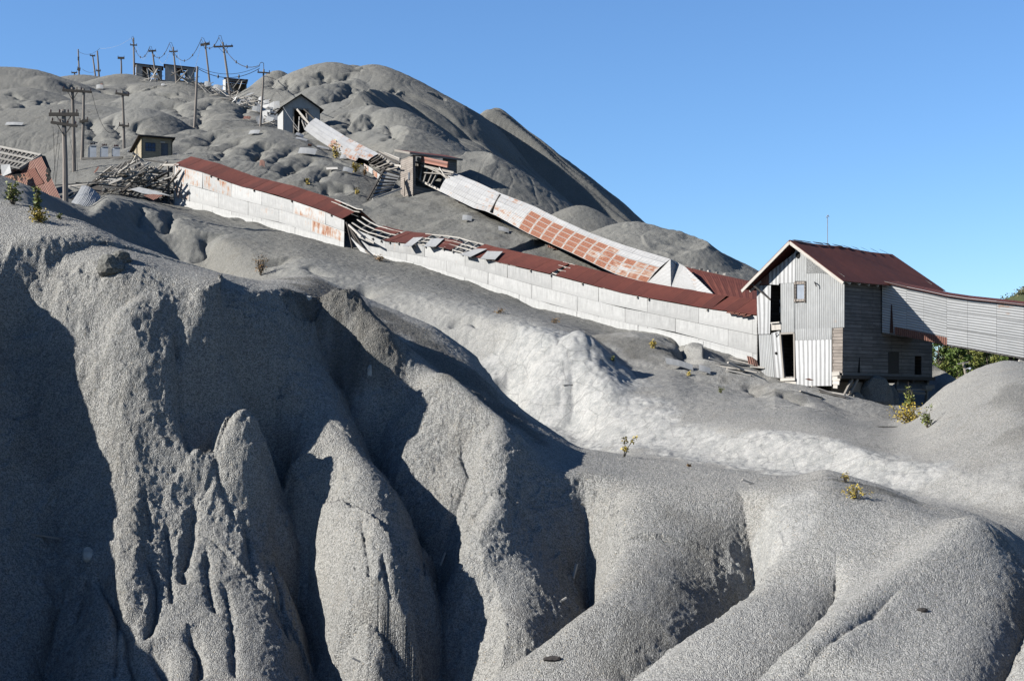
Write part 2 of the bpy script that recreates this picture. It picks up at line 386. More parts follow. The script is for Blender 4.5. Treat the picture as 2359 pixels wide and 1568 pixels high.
# rills on the lower left
for pl, d, w in (([(205, 1290), (180, 1400), (120, 1500), (80, 1600)], .40, .14), ([(215, 1270), (250, 1330), (290, 1420), (300, 1500), (340, 1600)], .45, .14), ([(335, 1250), (365, 1330), (360, 1410), (330, 1480)], .35, .12),
                 ([(345, 1480), (380, 1540), (400, 1600)], .3, .12), ([(450, 1090), (440, 1200), (425, 1300), (430, 1350)], .28, .10), ([(430, 1440), (455, 1500), (460, 1568)], .3, .10), ([(490, 1000), (520, 1120), (545, 1200)], .22, .09),
                 ([(880, 1260), (900, 1340), (930, 1420)], .15, .07), ([(870, 1330), (880, 1400), (910, 1470)], .14, .06), ([(960, 1180), (975, 1280), (985, 1350)], .14, .07), ([(150, 1330), (120, 1440), (90, 1568)], .3, .10), ([(270, 1250), (262, 1330), (268, 1420), (262, 1568)], .22, .07), ([(520, 1330), (530, 1430), (545, 1568)], .18, .08), ([(600, 1250), (640, 1350), (660, 1480)], .2, .08), ([(380, 1180), (395, 1280), (400, 1400)], .2, .07), ([(560, 1180), (575, 1280), (600, 1360)], .16, .07), ([(830, 1180), (850, 1290), (845, 1400)], .16, .07), ([(330, 1120), (345, 1200), (350, 1250)], .15, .06), ([(470, 1250), (480, 1340), (500, 1420)], .2, .07)):
    stroke(pl, d, w, w * 0.8, wander=0.05, **FG)

# --- room for the galleries and sheds, so that the ground meets their feet
keep_below([(640, 313, 153.5), (699, 303, 150), (740, 332, 142), (804, 372, 129), (852, 392, 123), (905, 440, 116)], 1.0, 0.45)
keep_below([(640, 312, 154), (655, 311, 153.5), (720, 300, 154)], 1.0, 0.5)
keep_below([(300, 372, 124.5), (326, 371, 122.5), (400, 376, 125)], 1.0, 0.4)
keep_below([(200, 368, 127), (240, 368, 127), (285, 366, 127)], 1.2, 0.4)
keep_below([(308, 178, 271), (372, 180, 271)], 2.5, 0.35); keep_below([(378, 189, 266), (450, 190, 266)], 2.5, 0.35); keep_below([(509, 217, 250), (570, 219, 250)], 2.5, 0.35)
keep_below([(918, 455, 113.5), (950, 450, 112), (1010, 441, 112.5)], 0.8, 0.5)
keep_below([(402, 472, 106.5), (549, 506, 103), (798, 568, 97), (1000, 626, 91.5), (1253, 711, 87), (1547, 774, 81), (1740, 838, 78)], 0.9, 0.30, 8)
keep_below([(1940, 945, 73), (2050, 960, 75), (2150, 960, 78)], 1.2, 0.5, 6)
keep_below([(1011, 441, 110), (1065, 468, 107), (1128, 490, 104), (1214, 538, 100), (1328, 589, 95), (1421, 634, 91), (1493, 653, 88)], 0.5, 0.4, 8)
# --- creases between the heaps up the slope
HILL = dict(ymin=95, ymax=330)
for pl in (([(258, 267), (271, 291), (280, 324)]), ([(207, 270), (216, 300), (225, 333)]), ([(390, 234), (420, 255), (432, 273)]), ([(459, 249), (468, 273), (447, 300)]), ([(498, 231), (468, 243), (462, 255)]), ([(564, 243), (558, 267), (585, 279)]),
           ([(495, 303), (480, 333), (474, 336)]), ([(516, 339), (507, 366), (492, 372)]), ([(555, 318), (516, 348)]), ([(621, 328), (585, 346), (567, 355)]), ([(669, 337), (639, 358), (618, 373)]), ([(765, 385), (717, 412), (693, 421)]),
           ([(759, 424), (756, 442), (741, 451)]), ([(798, 427), (789, 445)]), ([(675, 373), (648, 406)]), ([(720, 360), (690, 385), (660, 395)]), ([(600, 350), (575, 375)]), ([(807, 256), (801, 283), (816, 310)]), ([(837, 268), (819, 304)]), ([(861, 262), (850, 300)]), ([(897, 280), (909, 310), (924, 325)]),
           ([(9, 240), (3, 258)]), ([(51, 237), (60, 255)]), ([(99, 243), (93, 225)]), ([(129, 243), (105, 219)]), ([(27, 213), (60, 231)]), ([(310, 280), (318, 300), (330, 312)])):
    stroke(pl, 0.75, 0.7, 0.5, taper=(0.2, 0.2), wander=0.4, **HILL)
for pl in (([(777, 226), (759, 238)]), ([(813, 190), (798, 217), (762, 238)]), ([(630, 172), (628, 205)]), ([(663, 181), (661, 208)]), ([(690, 195), (699, 208)]), ([(738, 166), (744, 178)]), ([(795, 169), (798, 187)]), ([(828, 157), (837, 162)]), ([(760, 175), (745, 195)]), ([(710, 185), (720, 200)]),
           ([(162, 195), (159, 207)]), ([(222, 207), (258, 219)]), ([(288, 192), (306, 213), (327, 213)]), ([(348, 201), (360, 204)]), ([(240, 190), (230, 200)]), ([(395, 215), (375, 225)])):
    stroke(pl, 1.1, 0.9, 0.7, taper=(0.2, 0.2), wander=0.5, **HILL)
MIDG = dict(ymin=43, ymax=110)
for pl, d, w in (([(480, 535), (478, 570), (470, 600)], .8, .5), ([(330, 470), (322, 500), (325, 530)], .6, .5), ([(400, 490), (380, 520), (372, 545)], .8, .5), ([(640, 592), (625, 615)], .8, .6), ([(905, 690), (915, 710), (905, 730)], .9, .5), ([(1150, 860), (1200, 905), (1215, 930)], .9, .6),
                 ([(1560, 775), (1590, 830), (1610, 845)], .9, .5), ([(1700, 880), (1740, 905), (1760, 915)], .35, .35), ([(1800, 900), (1860, 930), (1890, 945)], .4, .4), ([(1130, 745), (1080, 735), (1020, 745)], .4, .3), ([(700, 610), (760, 640)], .3, .3), ([(840, 660), (850, 690)], .6, .4)):
    stroke(pl, d, w, w * .8, taper=(.2, .2), wander=.25, **MIDG)

# --- paler, cemented layers that come to the surface (a property of the spoil itself)
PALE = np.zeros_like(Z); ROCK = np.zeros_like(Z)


def paint(arr, pxs, rad, amount, ymin=8, ymax=4000, wob_=0.35, soft=(0.55, 1.15)):
    pts = []
    for (a, b) in zip(pxs, pxs[1:] + pxs[-1:]):
        for t in (0, 0.33, 0.67):
            p = hit(a[0] + (b[0] - a[0]) * t, a[1] + (b[1] - a[1]) * t, ymin, ymax)
            if p: pts.append((p.x, p.y))
    if not pts: return
    rs, cs = region(pts, 3.0 * rad)
    x, y = X[rs, cs], Y[rs, cs]
    d, _, _ = polydist(x, y, pts) if len(pts) > 1 else (np.hypot(x - pts[0][0], y - pts[0][1]), 0, 0)
    d = d + rad * wob_ * (vnoise(x * 2.2 / rad, y * 2.2 / rad) + 0.35 * vnoise(x * 6 / rad, y * 6 / rad))
    arr[rs, cs] = np.maximum(arr[rs, cs], amount * (1 - smooth(rad * soft[0], rad * soft[1], d)))


MID = dict(ymin=43, ymax=105)
paint(PALE, [(1230, 800), (1300, 800), (1350, 880), (1280, 930)], 3.2, 0.9, **MID)
paint(PALE, [(1330, 900), (1420, 940), (1440, 980)], 2.1, 0.8, **MID)
paint(PALE, [(930, 705), (1050, 740), (1150, 800), (1180, 870)], 2.6, 0.42, **MID)
paint(PALE, [(1300, 985), (1450, 1000), (1560, 1020), (1700, 1045), (1800, 1060), (1900, 1070), (2000, 1090), (2060, 1110)], 1.75, 0.78, **MID)
paint(PALE, [(2100, 1120), (2200, 1140), (2358, 1180)], 1.6, 0.35, **MID)
paint(PALE, [(240, 480), (300, 480), (400, 500), (460, 520)], 4, 0.45, **MID)
paint(PALE, [(700, 610), (820, 650)], 2.5, 0.35, **MID)
paint(PALE, [(1780, 1190), (1790, 1260)], 0.9, 0.5, ymax=43)
paint(PALE, [(2000, 1300), (2358, 1400), (2100, 1500), (1700, 1530), (2358, 1550)], 3.2, 0.22, ymax=43)
paint(PALE, [(1250, 1080), (1180, 1250), (1080, 1450)], 0.9, 0.16, ymax=43)
paint(PALE, [(2250, 860), (2200, 950), (2358, 950), (2300, 1050)], 4, 0.04, ymin=43, ymax=70)
paint(PALE, [(2290, 1235), (2200, 1290), (2080, 1380), (1950, 1480)], 0.7, 0.22, ymax=43)
paint(PALE, [(760, 820), (840, 860)], 0.5, 0.35, ymax=43)
BG = dict(ymin=95)
paint(PALE, [(1490, 530), (1530, 570), (1600, 610)], 4.5, 0.4, **BG)
paint(PALE, [(330, 225), (300, 260)], 4, 0.35, **BG)
paint(PALE, [(800, 200), (740, 240), (720, 260)], 6, 0.30, **BG)
paint(PALE, [(840, 255), (880, 270), (910, 280), (850, 320)], 4, 0.32, **BG)
paint(PALE, [(560, 380), (620, 400), (700, 400)], 3, 0.15, **BG)

# steep sides of the upper heaps are washed down to the paler layers, their tops keep loose dark gravel
i0, i1 = np.searchsorted(YR, (100, 300))
gx = np.gradient(Z[i0:i1], axis=1) / np.gradient(X[i0:i1], axis=1); gy = np.gradient(Z[i0:i1], axis=0) / np.gradient(YR[i0:i1])[:, None]
stp = np.hypot(gx, gy - gx * 0)
stp = smooth(0.42, 0.80, stp + 0.22 * vnoise(X[i0:i1] * 0.5, Y[i0:i1] * 0.5) + 0.12 * vnoise(X[i0:i1] * 2, Y[i0:i1] * 0.6))
PALE[i0:i1] = np.maximum(PALE[i0:i1], 0.13 * stp * (1 - smooth(270, 300, Y[i0:i1])))
# rills washed down the slopes that face us
i0, i1 = np.searchsorted(YR, (112, 300))
x, y = X[i0:i1], Y[i0:i1]
face = smooth(0.22, 0.55, np.gradient(Z[i0:i1], axis=0) / np.gradient(YR[i0:i1])[:, None]) * np.where(onA_full[i0:i1], 0, 1)
wx = x + 1.1 * vnoise(x * 0.22, y * 0.22) + 0.35 * vnoise(x * 0.8, y * 0.6)
r1 = 1 - np.abs(vnoise(wx * 0.75 + 5, y * 0.07)); r2 = 1 - np.abs(vnoise(wx * 2.0, y * 0.16 + 3))
Z[i0:i1] -= face * (0.05 * smooth(0.86, 1.0, r1) + 0.03 * smooth(0.7, 1.0, r2))
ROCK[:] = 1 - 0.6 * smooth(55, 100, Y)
# coarse dark gravel on tops and near flanks, grazing shade worked into its colour
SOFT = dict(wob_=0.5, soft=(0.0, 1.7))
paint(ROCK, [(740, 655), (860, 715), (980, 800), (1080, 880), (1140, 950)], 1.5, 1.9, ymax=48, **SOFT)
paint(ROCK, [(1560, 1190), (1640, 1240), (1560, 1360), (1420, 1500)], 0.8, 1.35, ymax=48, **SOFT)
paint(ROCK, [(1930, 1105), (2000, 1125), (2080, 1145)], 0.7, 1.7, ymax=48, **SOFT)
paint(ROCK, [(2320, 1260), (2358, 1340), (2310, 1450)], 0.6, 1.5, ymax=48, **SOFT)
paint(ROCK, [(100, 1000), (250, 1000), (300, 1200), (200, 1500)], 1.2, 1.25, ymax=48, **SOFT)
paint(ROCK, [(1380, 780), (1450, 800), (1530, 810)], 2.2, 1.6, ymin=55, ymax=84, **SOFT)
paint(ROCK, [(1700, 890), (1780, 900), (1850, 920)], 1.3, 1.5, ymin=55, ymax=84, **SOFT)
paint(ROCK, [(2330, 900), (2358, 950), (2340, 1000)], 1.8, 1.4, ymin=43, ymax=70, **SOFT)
# broken, cemented faces: blocky relief where the pale layers stand out
rk = (Y > 43) & (Y < 108)
i0, i1 = np.searchsorted(YR, (43, 108))
x, y = X[i0:i1], Y[i0:i1]
blk = 0.9 * np.abs(vnoise(x * 0.7, y * 0.7)) + 0.7 * np.abs(vnoise(x * 2.1 + 9, y * 2.1)) + 0.3 * vnoise(x * 5, y * 5)
Z[i0:i1] += np.clip(PALE[i0:i1] * 1.3, 0, 1) * 0.09 * (blk - 0.45)

# ------------------------------------------------------------ surface roughness, then the mesh
STY, STX = np.gradient(Z)                       # rough slope for masks
hx = np.gradient(X, axis=1)
slope_x = STX / hx
slope_y = STY / np.gradient(YR)[:, None]
i1 = int(np.searchsorted(YR, 60))
x, y, z = X[:i1], Y[:i1], Z[:i1]
lump = 0.03 * vnoise(x * 1.2, y * 1.2, z * 1.2) + 0.012 * vnoise(x * 4, y * 4, z * 4) + 0.010 * vnoise(x * 11, y * 11, z * 11) + 0.012 * vnoise(x * 24, y * 24, z * 24)
stp_ = smooth(0.55, 1.3, np.hypot(slope_x[:i1], slope_y[:i1]))
rg = 1 - np.abs(vnoise(x * 2.6, y * 2.6, z * 1.6)); rg2 = np.abs(vnoise(x * 5.5, y * 5.5, z * 5.5))
lump = lump + stp_ * (0.07 * (rg - 0.6) - 0.035 * rg2)
Z[:i1] += lump * (0.7 + 1.6 * smooth(0.7, 1.5, np.hypot(slope_x[:i1], slope_y[:i1])))
x, y = X[i1:], Y[i1:]
Z[i1:] += 0.025 * vnoise(x * 2.2, y * 2.2) + 0.02 * vnoise(x * 6, y * 6)


def link(name, me, parent=None):
    o = bpy.data.objects.new(name, me)
    COL.objects.link(o)
    if parent: o.parent = parent
    return o


def grid_mesh():
    me = bpy.data.meshes.new('ground')
    co = np.stack([X, Y, Z], -1).reshape(-1, 3).astype(np.float32)
    a = (np.arange(NR - 1)[:, None] * NC + np.arange(NC - 1)[None, :]).reshape(-1)
    f = np.stack([a, a + 1, a + NC + 1, a + NC], -1).astype(np.int32)
    me.vertices.add(len(co)); me.vertices.foreach_set('co', co.ravel())
    me.loops.add(f.size); me.loops.foreach_set('vertex_index', f.ravel())
    me.polygons.add(len(f)); me.polygons.foreach_set('loop_start', np.arange(0, f.size, 4, dtype=np.int32))
    me.polygons.foreach_set('use_smooth', np.ones(len(f), bool))
    me.update(calc_edges=True)
    return me




def add_attr(me, name, arr):
    a = me.attributes.new(name, 'FLOAT', 'POINT')
    a.data.foreach_set('value', arr.astype(np.float32).ravel())


ground = link('ground', grid_mesh())
ground['kind'] = 'structure'
ground['label'] = 'grey gullied mine tailings covering the whole hillside'
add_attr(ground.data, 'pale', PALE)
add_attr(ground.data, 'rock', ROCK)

# ------------------------------------------------------------ helpers: meshes, tags
def tag(o, label=None, cat=None, group=None, kind=None):
    if label: o['label'] = label
    if cat: o['category'] = cat
    if group: o['group'] = group
    if kind: o['kind'] = kind
    return o


def thing(name, label, cat, loc=(0, 0, 0), group=None, rot=(0, 0, 0)):
    o = bpy.data.objects.new(name, None)
    COL.objects.link(o)
    o.location = loc
    o.rotation_euler = rot
    o.empty_display_size = 0.3
    return tag(o, label, cat, group)


class MB:
    """collects faces in world (or local) space, then links them as ONE mesh object"""
    def __init__(self):
        self.v, self.f, self.uv, self.cell, self.tone, self.rust = [], [], [], [], [], []

    def face(self, pts, uv=None, cell=None, tone=0.5, rust=0.0):
        n = len(self.v)
        pts = [Vector(p) for p in pts]
        self.v += pts
        self.f.append(tuple(range(n, n + len(pts))))
        if uv is None:
            e = (pts[1] - pts[0]); l = e.length or 1; e = e / l
            nn = (pts[1] - pts[0]).cross(pts[-1] - pts[0])
            t = nn.cross(e); t = t / (t.length or 1)
            uv = [((p - pts[0]).dot(e), (p - pts[0]).dot(t)) for p in pts]
        self.uv.append(uv)
        self.cell.append(cell or ([(0, 0), (1, 0), (1, 1), (0, 1)] if len(pts) == 4 else [(0.5, 0.5)] * len(pts)))
        self.tone.append(tone); self.rust.append(rust)

    def sheet(self, a, b, c, d, t=0.012, tone=0.5, rust=0.0, off=(0, 0)):
        """a thin slab whose outer face is a b c d"""
        a, b, c, d = map(Vector, (a, b, c, d))
        n = (b - a).cross(d - a); n.normalize(); n = n * t
        l, h = (b - a).length, (d - a).length
        uv = [(off[0], off[1]), (off[0] + l, off[1]), (off[0] + l, off[1] + h), (off[0], off[1] + h)]
        self.face([a, b, c, d], uv, None, tone, rust)
        self.face([a - n, d - n, c - n, b - n], [uv[0], uv[3], uv[2], uv[1]], [(0, 0), (0, 1), (1, 1), (1, 0)], tone, rust)
        for p, q in ((a, b), (b, c), (c, d), (d, a)):
            self.face([p, p - n, q - n, q], None, [(0.5, 0.5)] * 4, tone, rust)
        return self

    def poly(self, pts, t=0.012, tone=0.5, rust=0.0):
        pts = [Vector(p) for p in pts]
        n = Vector((0, 0, 0))
        for i in range(1, len(pts) - 1):
            n += (pts[i] - pts[0]).cross(pts[i + 1] - pts[0])
        n.normalize(); n = n * t
        self.face(pts, None, None, tone, rust)
        self.face([p - n for p in reversed(pts)], None, None, tone, rust)
        for p, q in zip(pts, pts[1:] + pts[:1]):
            self.face([p, p - n, q - n, q], None, [(0.5, 0.5)] * 4, tone, rust)
        return self

    def bar(self, p, q, w=0.1, h=0.1, up=(0, 0, 1), tone=0.5):
        p, q = Vector(p), Vector(q)
        d = q - p; l = d.length
        if l < 1e-5: return self
        d = d / l
        up = Vector(up)
        s = d.cross(up)
        if s.length < 1e-3: s = d.cross(Vector((0, 1, 0)))
        s.normalize(); u = s.cross(d)
        s = s * (w / 2); u = u * (h / 2)
        c = [p - s - u, p + s - u, p + s + u, p - s + u]
        e = [x + d * l for x in c]
        for i in range(4):
            j = (i + 1) % 4
            self.face([c[i], c[j], e[j], e[i]], [(0, 0), (w, 0), (w, l), (0, l)], [(0.5, 0.5)] * 4, tone)
        self.face([c[3], c[2], c[1], c[0]], None, [(0.5, 0.5)] * 4, tone); self.face(e, None, [(0.5, 0.5)] * 4, tone)
        return self

    def box(self, o, ax, ay, az, tone=0.5):
        """corner o and three edge vectors"""
        o, ax, ay, az = map(Vector, (o, ax, ay, az))
        if ax.cross(ay).dot(az) < 0: ax, ay = ay, ax
        c = lambda i, j, k: o + ax * i + ay * j + az * k
        for q in ([c(0, 0, 0), c(0, 1, 0), c(1, 1, 0), c(1, 0, 0)], [c(0, 0, 1), c(1, 0, 1), c(1, 1, 1), c(0, 1, 1)],
                  [c(0, 0, 0), c(1, 0, 0), c(1, 0, 1), c(0, 0, 1)], [c(1, 0, 0), c(1, 1, 0), c(1, 1, 1), c(1, 0, 1)],
                  [c(1, 1, 0), c(0, 1, 0), c(0, 1, 1), c(1, 1, 1)], [c(0, 1, 0), c(0, 0, 0), c(0, 0, 1), c(0, 1, 1)]):
            self.face(q, None, None, tone)
        return self

    def tube(self, pts, radii, n=8, tone=0.5, caps=True):
        pts = [Vector(p) for p in pts]
        if not isinstance(radii, (list, tuple)): radii = [radii] * len(pts)
        rings = []
        ref = Vector((0.31, 0.17, 0.93))
        for i, p in enumerate(pts):
            d = (pts[min(i + 1, len(pts) - 1)] - pts[max(i - 1, 0)])
            d.normalize()
            a = d.cross(ref)
            if a.length < 0.05: a = d.cross(Vector((1, 0, 0)))
            a.normalize(); b = d.cross(a)
            rings.append([p + (a * math.cos(t) + b * math.sin(t)) * radii[i] for t in [2 * math.pi * k / n for k in range(n)]])
        L = 0
        for i in range(len(pts) - 1):
            l = (pts[i + 1] - pts[i]).length
            for k in range(n):
                m = (k + 1) % n
                w = 2 * math.pi * radii[i] / n
                self.face([rings[i][k], rings[i][m], rings[i + 1][m], rings[i + 1][k]], [(k * w, L), (k * w + w, L), (k * w + w, L + l), (k * w, L + l)], [(0.5, 0.5)] * 4, tone)
            L += l
        if caps:
            self.face(list(reversed(rings[0])), None, None, tone); self.face(rings[-1], None, None, tone)
        return self

    def build(self, name, mat, parent=None, origin=None, smooth=False):
        org = Vector(origin) if origin is not None else (parent.matrix_world.translation.copy() if parent is not None and origin is None else Vector((0, 0, 0)))
        if parent is not None and origin is None:
            org = Vector(parent.location)
            if parent.parent is not None: org = Vector(parent.parent.location) + org
        me = bpy.data.meshes.new(name)
        me.from_pydata([v - org for v in self.v], [], self.f)
        l0 = me.uv_layers.new(name='metres'); l1 = me.uv_layers.new(name='cell')
        l0.data.foreach_set('uv', [c for f in self.uv for p in f for c in p])
        l1.data.foreach_set('uv', [c for f in self.cell for p in f for c in p])
        a = me.attributes.new('tone', 'FLOAT', 'FACE'); a.data.foreach_set('value', self.tone)
        a = me.attributes.new('rust', 'FLOAT', 'FACE'); a.data.foreach_set('value', self.rust)
        if smooth:
            bm = bmesh.new(); bm.from_mesh(me); bmesh.ops.remove_doubles(bm, verts=bm.verts, dist=1e-4); bm.to_mesh(me); bm.free()
            for p in me.polygons: p.use_smooth = True
        me.materials.append(mat)
        o = bpy.data.objects.new(name, me)
        COL.objects.link(o)
        if parent is not None: o.parent = parent
        elif origin is not None: o.location = org
        return o


def copy_thing(o, loc=None, rot=None, label=None, group=None):
    def rec(a, par):
        c = a.copy(); COL.objects.link(c)
        if par is not None: c.parent = par
        for ch in [k for k in a.children]: rec(ch, c)
        return c
    c = rec(o, None)
    if loc is not None: c.location = loc
    if rot is not None: c.rotation_euler = rot
    if label: c['label'] = label
    if group: c['group'] = group
    return c


# ------------------------------------------------------------ materials
class NT:
    def __init__(self, name, rough=0.9):
        self.m = bpy.data.materials.new(name); self.m.use_nodes = True
        self.t = self.m.node_tree; self.n = self.t.nodes; self.b = self.n['Principled BSDF']
        self.b.inputs['Roughness'].default_value = rough
        self.b.inputs['Specular IOR Level'].default_value = 0.25

    def node(self, typ, **kw):
        x = self.n.new(typ)
        for k, v in kw.items(): setattr(x, k, v)
        return x

    def set(self, sock, val):
        if hasattr(val, 'is_output') or isinstance(val, bpy.types.NodeSocket): self.t.links.new(val, sock)
        elif isinstance(val, (tuple, list)) and len(val) == 3 and sock.type == 'RGBA': sock.default_value = (*val, 1)
        else: sock.default_value = val

    def coord(self, kind='Object'):
        return self.node('ShaderNodeTexCoord').outputs[kind]

    def uv(self, name='metres'):
        return self.node('ShaderNodeUVMap', uv_map=name).outputs[0]

    def attr(self, name):
        return self.node('ShaderNodeAttribute', attribute_name=name).outputs['Fac']

    def scale(self, vec, s):
        x = self.node('ShaderNodeMapping'); self.set(x.inputs['Vector'], vec); x.inputs['Scale'].default_value = s
        return x.outputs[0]

    def noise(self, vec, scale, detail=3, rough=0.55, dim='3D'):
        x = self.node('ShaderNodeTexNoise', noise_dimensions=dim)
        self.set(x.inputs['Vector'], vec); x.inputs['Scale'].default_value = scale; x.inputs['Detail'].default_value = detail; x.inputs['Roughness'].default_value = rough
        return x.outputs['Fac']

    def voronoi(self, vec, scale, out='Distance', feature='F1'):
        x = self.node('ShaderNodeTexVoronoi', feature=feature)
        self.set(x.inputs['Vector'], vec); x.inputs['Scale'].default_value = scale
        return x.outputs[out]

    def math(self, op, a, b=0.0, c=0.0, clamp=False):
        x = self.node('ShaderNodeMath', operation=op, use_clamp=clamp)
        self.set(x.inputs[0], a); self.set(x.inputs[1], b)
        if op in ('MULTIPLY_ADD', 'SMOOTH_MIN', 'COMPARE'): self.set(x.inputs[2], c)
        return x.outputs[0]

    def ramp(self, fac, lo, hi, a=0.0, b=1.0):
        x = self.node('ShaderNodeMapRange', interpolation_type='SMOOTHSTEP')
        self.set(x.inputs['Value'], fac); self.set(x.inputs['From Min'], lo); self.set(x.inputs['From Max'], hi)
        self.set(x.inputs['To Min'], a); self.set(x.inputs['To Max'], b)
        return x.outputs[0]

    def mix(self, fac, a, b, mode='MIX'):
        x = self.node('ShaderNodeMix', data_type='RGBA', blend_type=mode)
        self.set(x.inputs[0], fac); self.set(x.inputs[6], a); self.set(x.inputs[7], b)
        return x.outputs[2]

    def sep(self, vec):
        x = self.node('ShaderNodeSeparateXYZ'); self.set(x.inputs[0], vec)
        return x.outputs

    def comb(self, a, b, c=0.0):
        x = self.node('ShaderNodeCombineXYZ')
        for i, q in enumerate((a, b, c)): self.set(x.inputs[i], q)
        return x.outputs[0]

    def bump(self, h, strength=0.5, dist=0.02, normal=None):
        x = self.node('ShaderNodeBump'); x.inputs['Strength'].default_value = strength; x.inputs['Distance'].default_value = dist
        self.set(x.inputs['Height'], h)
        if normal is not None: self.set(x.inputs['Normal'], normal)
        return x.outputs[0]

    def done(self, color=None, normal=None, rough=None, metal=None, k=0.42):
        # k brings the mixed colour to the surface's own reflectance
        if color is not None: self.set(self.b.inputs['Base Color'], self.mix(1.0, color, (k, k, k), 'MULTIPLY'))
        if normal is not None: self.set(self.b.inputs['Normal'], normal)
        if rough is not None: self.set(self.b.inputs['Roughness'], rough)
        if metal is not None: self.set(self.b.inputs['Metallic'], metal)
        return self.m


def mat_gravel():
    t = NT('tailings', 0.95)
    t.b.inputs['Specular IOR Level'].default_value = 0.15
    c = t.coord('Object')
    pale = t.attr('pale')
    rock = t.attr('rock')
    big = t.noise(c, 0.16, 4); mid = t.noise(c, 1.1, 4, 0.6); fine = t.noise(c, 14, 3, 0.7)
    col = t.mix(t.ramp(big, 0.3, 0.7), (0.240, 0.240, 0.232), (0.298, 0.293, 0.276))
    col = t.mix(t.math('MULTIPLY', t.ramp(mid, 0.50, 0.75), 0.4), col, (0.225, 0.210, 0.185))
    pm = t.math('ADD', pale, t.math('MULTIPLY', t.math('SUBTRACT', mid, 0.5), t.math('MULTIPLY', pale, 0.7)), clamp=True)
    pn = t.math('ADD', t.math('MULTIPLY', t.noise(c, 1.7, 5, 0.65), 0.6), t.math('MULTIPLY', t.noise(c, 6.5, 4, 0.7), 0.4))
    crk = t.ramp(t.voronoi(c, 0.9, 'Distance', 'DISTANCE_TO_EDGE'), 0.0, 0.035, 0.72, 1.0)
    pc = t.mix(t.ramp(pn, 0.38, 0.62), (0.26, 0.268, 0.266), (0.41, 0.41, 0.40))
    col = t.mix(pm, col, t.mix(1.0, pc, t.comb(crk, crk, crk), 'MULTIPLY'))
    # single stones: dark gaps, light grains and a few rusty ones
    vor = t.node('ShaderNodeTexVoronoi'); t.set(vor.inputs['Vector'], c); vor.inputs['Scale'].default_value = 46; vor.inputs['Randomness'].default_value = 1
    cr = t.sep(vor.outputs['Color'])
    grain = t.ramp(cr[0], 0.0, 1.0, 0.62, 1.4)
    grain = t.mix(t.math('MULTIPLY', pm, 0.7), t.comb(grain, grain, grain), (1, 1, 1))
    col = t.mix(1.0, col, grain, 'MULTIPLY')
    col = t.mix(t.math('MULTIPLY', t.ramp(cr[1], 0.975, 0.99), 0.55), col, (0.42, 0.36, 0.27))
    col = t.mix(t.math('MULTIPLY', t.ramp(cr[2], 0.96, 0.985), 0.5), col, (0.50, 0.50, 0.48))
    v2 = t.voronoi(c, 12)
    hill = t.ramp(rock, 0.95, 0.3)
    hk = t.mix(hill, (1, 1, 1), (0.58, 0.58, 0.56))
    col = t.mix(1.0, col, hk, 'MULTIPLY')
    dk = t.mix(t.ramp(rock, 1.02, 1.9), (1, 1, 1), (0.60, 0.59, 0.57))  # patches of coarse gravel, darkened partly for the low sun's shade
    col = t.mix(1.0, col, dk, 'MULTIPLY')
    v3 = t.voronoi(c, 5.5)
    h = t.math('ADD', t.math('MULTIPLY', vor.outputs['Distance'], -0.8), t.math('MULTIPLY', v2, -0.35))
    h = t.math('MULTIPLY_ADD', v3, -0.25, h)
    h = t.math('ADD', h, t.math('MULTIPLY', fine, 0.6))
    h = t.math('MULTIPLY', h, t.math('MULTIPLY', rock, t.math('SUBTRACT', 1.0, t.math('MULTIPLY', pm, 0.6))))
    nb = t.bump(h, 0.9, 0.035)
    return t.done(col, nb, k=0.51)


